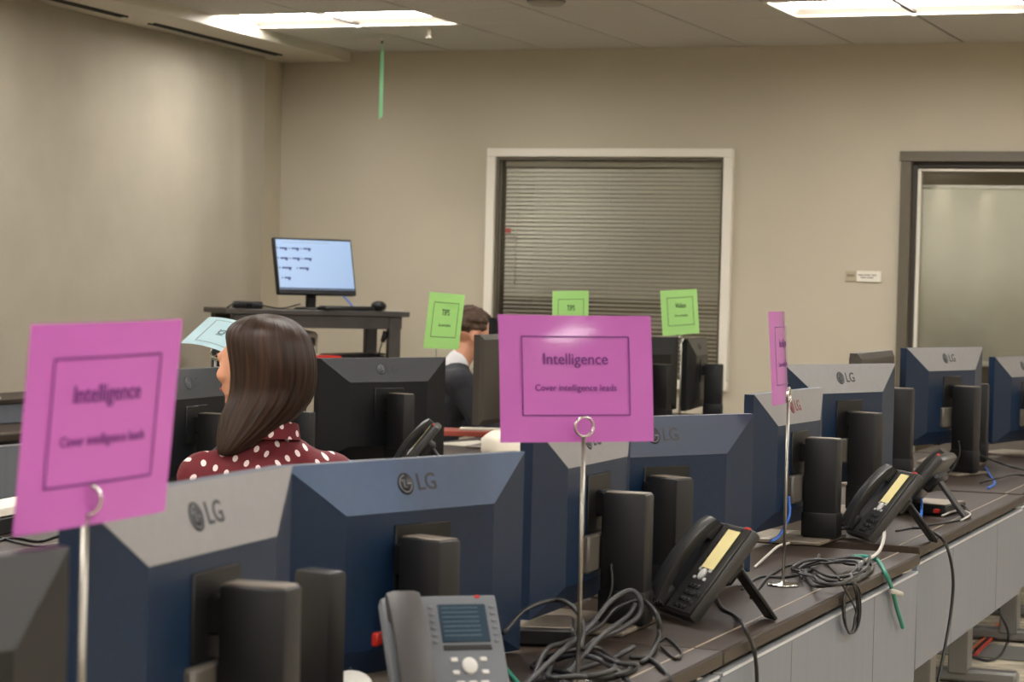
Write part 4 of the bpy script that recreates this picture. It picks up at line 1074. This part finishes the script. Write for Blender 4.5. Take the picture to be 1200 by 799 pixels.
cable(C([(645, 775), (672, 768, .02), (700, 772, .025), (722, 786, .01), (745, 806)]), .0050, M_cabg, 'grey cable curving down to the bottom edge')
cable(C([(738, 770), (760, 772), (778, 786)]) + [on_x(790, 806, PXF), on_x(796, 830, PXF)], .0050, M_cabk, 'black cable running off the table corner at the bottom')
cable(T3([(590, 742, -.1), (615, 715, -.1), (650, 703, -.08), (672, 712, -.03), (684, 735, .0), (680, 760, .02)]), .0042, M_cabk, 'black cable arching in front of the flat dock')
cable(loop(672, 775, 48, 16, 2.4, .0, .03, .3, (10, 4)), .0046, M_cabk, 'black cable coiled around the card stand foot under the middle card', n=4)
cable(C([(770, 752), (782, 748), (798, 764), (792, 772), (775, 758)]), .0028, M_cabk, 'thin black cable end on the table left of the second phone')
cable(C([(575, 790), (588, 780), (600, 792), (612, 806)]), .004, M_cabt, 'teal cable at the bottom edge right of the grey phone')
# cables hanging between the panels of the silver glare monitors and the table
for (x, y, m, lab) in ((-1.47, 4.27, M_cabk, 'black video cable dropping behind the half hidden silver glare monitor'), (-1.55, 5.93, M_cabb, 'blue video cable dropping behind the red logo monitor'), (-1.60, 8.60, M_cabk, 'black video cable dropping behind the monitor before the door frame')):
    cable([(x, y-.03, DZ+.13), (x+.006, y-.04, DZ+.08), (x-.012, y-.06, DZ+.03), (x-.02, y-.12, DZ+.016)], .0042, m, lab)
rp = tag(MB().lathe([(.0001, 0), (.011, 0), (.011, .03), (.006, .036), (.0001, .036)], n=14).build('video_plug', M_red, None, on_z(1104, 505, DZ+.14)), 'red plug below the monitor before the door frame', 'plug')
rp2 = tag(MB().box((0, 0, 0), (.024, .024, .024), .003).build('video_plug', M_red, None, on_x(438, 748, -1.62)), 'red plug glowing below the blue sheen monitor', 'plug')
# left table cables
cable(C([(-10, 636), (15, 630), (45, 634), (70, 628), (95, 636)]), .004, M_cabk, 'black cable on the middle row table at the left edge')
cable(C([(-5, 628), (30, 638), (60, 640), (80, 634)]), .003, M_cabk, 'thin black cable on the middle row table at the left edge')
cable(C([(405, 548), (422, 530), (440, 528), (452, 532)]), .004, M_cabb, 'blue cable on the middle row table beside the polka dot shoulder')
# floor cables at the lower right
def FL(pts): return [on_z(x, y, .008+(p[0] if p else 0)) for x, y, *p in pts]
for k, (m, lab) in enumerate(((M_cabo, 'orange cable in the bundle on the carpet at lower right'), (M_cabk, 'black cable in the bundle on the carpet at lower right'), (mat('cable_red', (170, 52, 40), .5), 'red cable in the bundle on the carpet at lower right'))):
    cable(FL([(1136+3*k, 764+2*k), (1152+2*k, 750+2*k), (1168+2*k, 734+2*k, .01), (1182+2*k, 722+2*k, .02)]), .008, m, lab)
cable(FL([(1140, 770), (1158, 774), (1172, 768), (1181, 750, .05), (1180, 735, .12), (1172, 718, .2), (1172, 702, .27), (1184, 690, .33)]), .0055, M_cabk, 'black cord curving up from the carpet to the right hand table')
pp = on_z(1175, 765, 0); tag(MB().box((0, 0, .003), (.5, .35, .005), .002).build('floor_box', M_zip, None, (pp.x, pp.y, 0), (0, 0, .0)), 'flat grey floor box lid in the carpet at lower right', 'floor box')
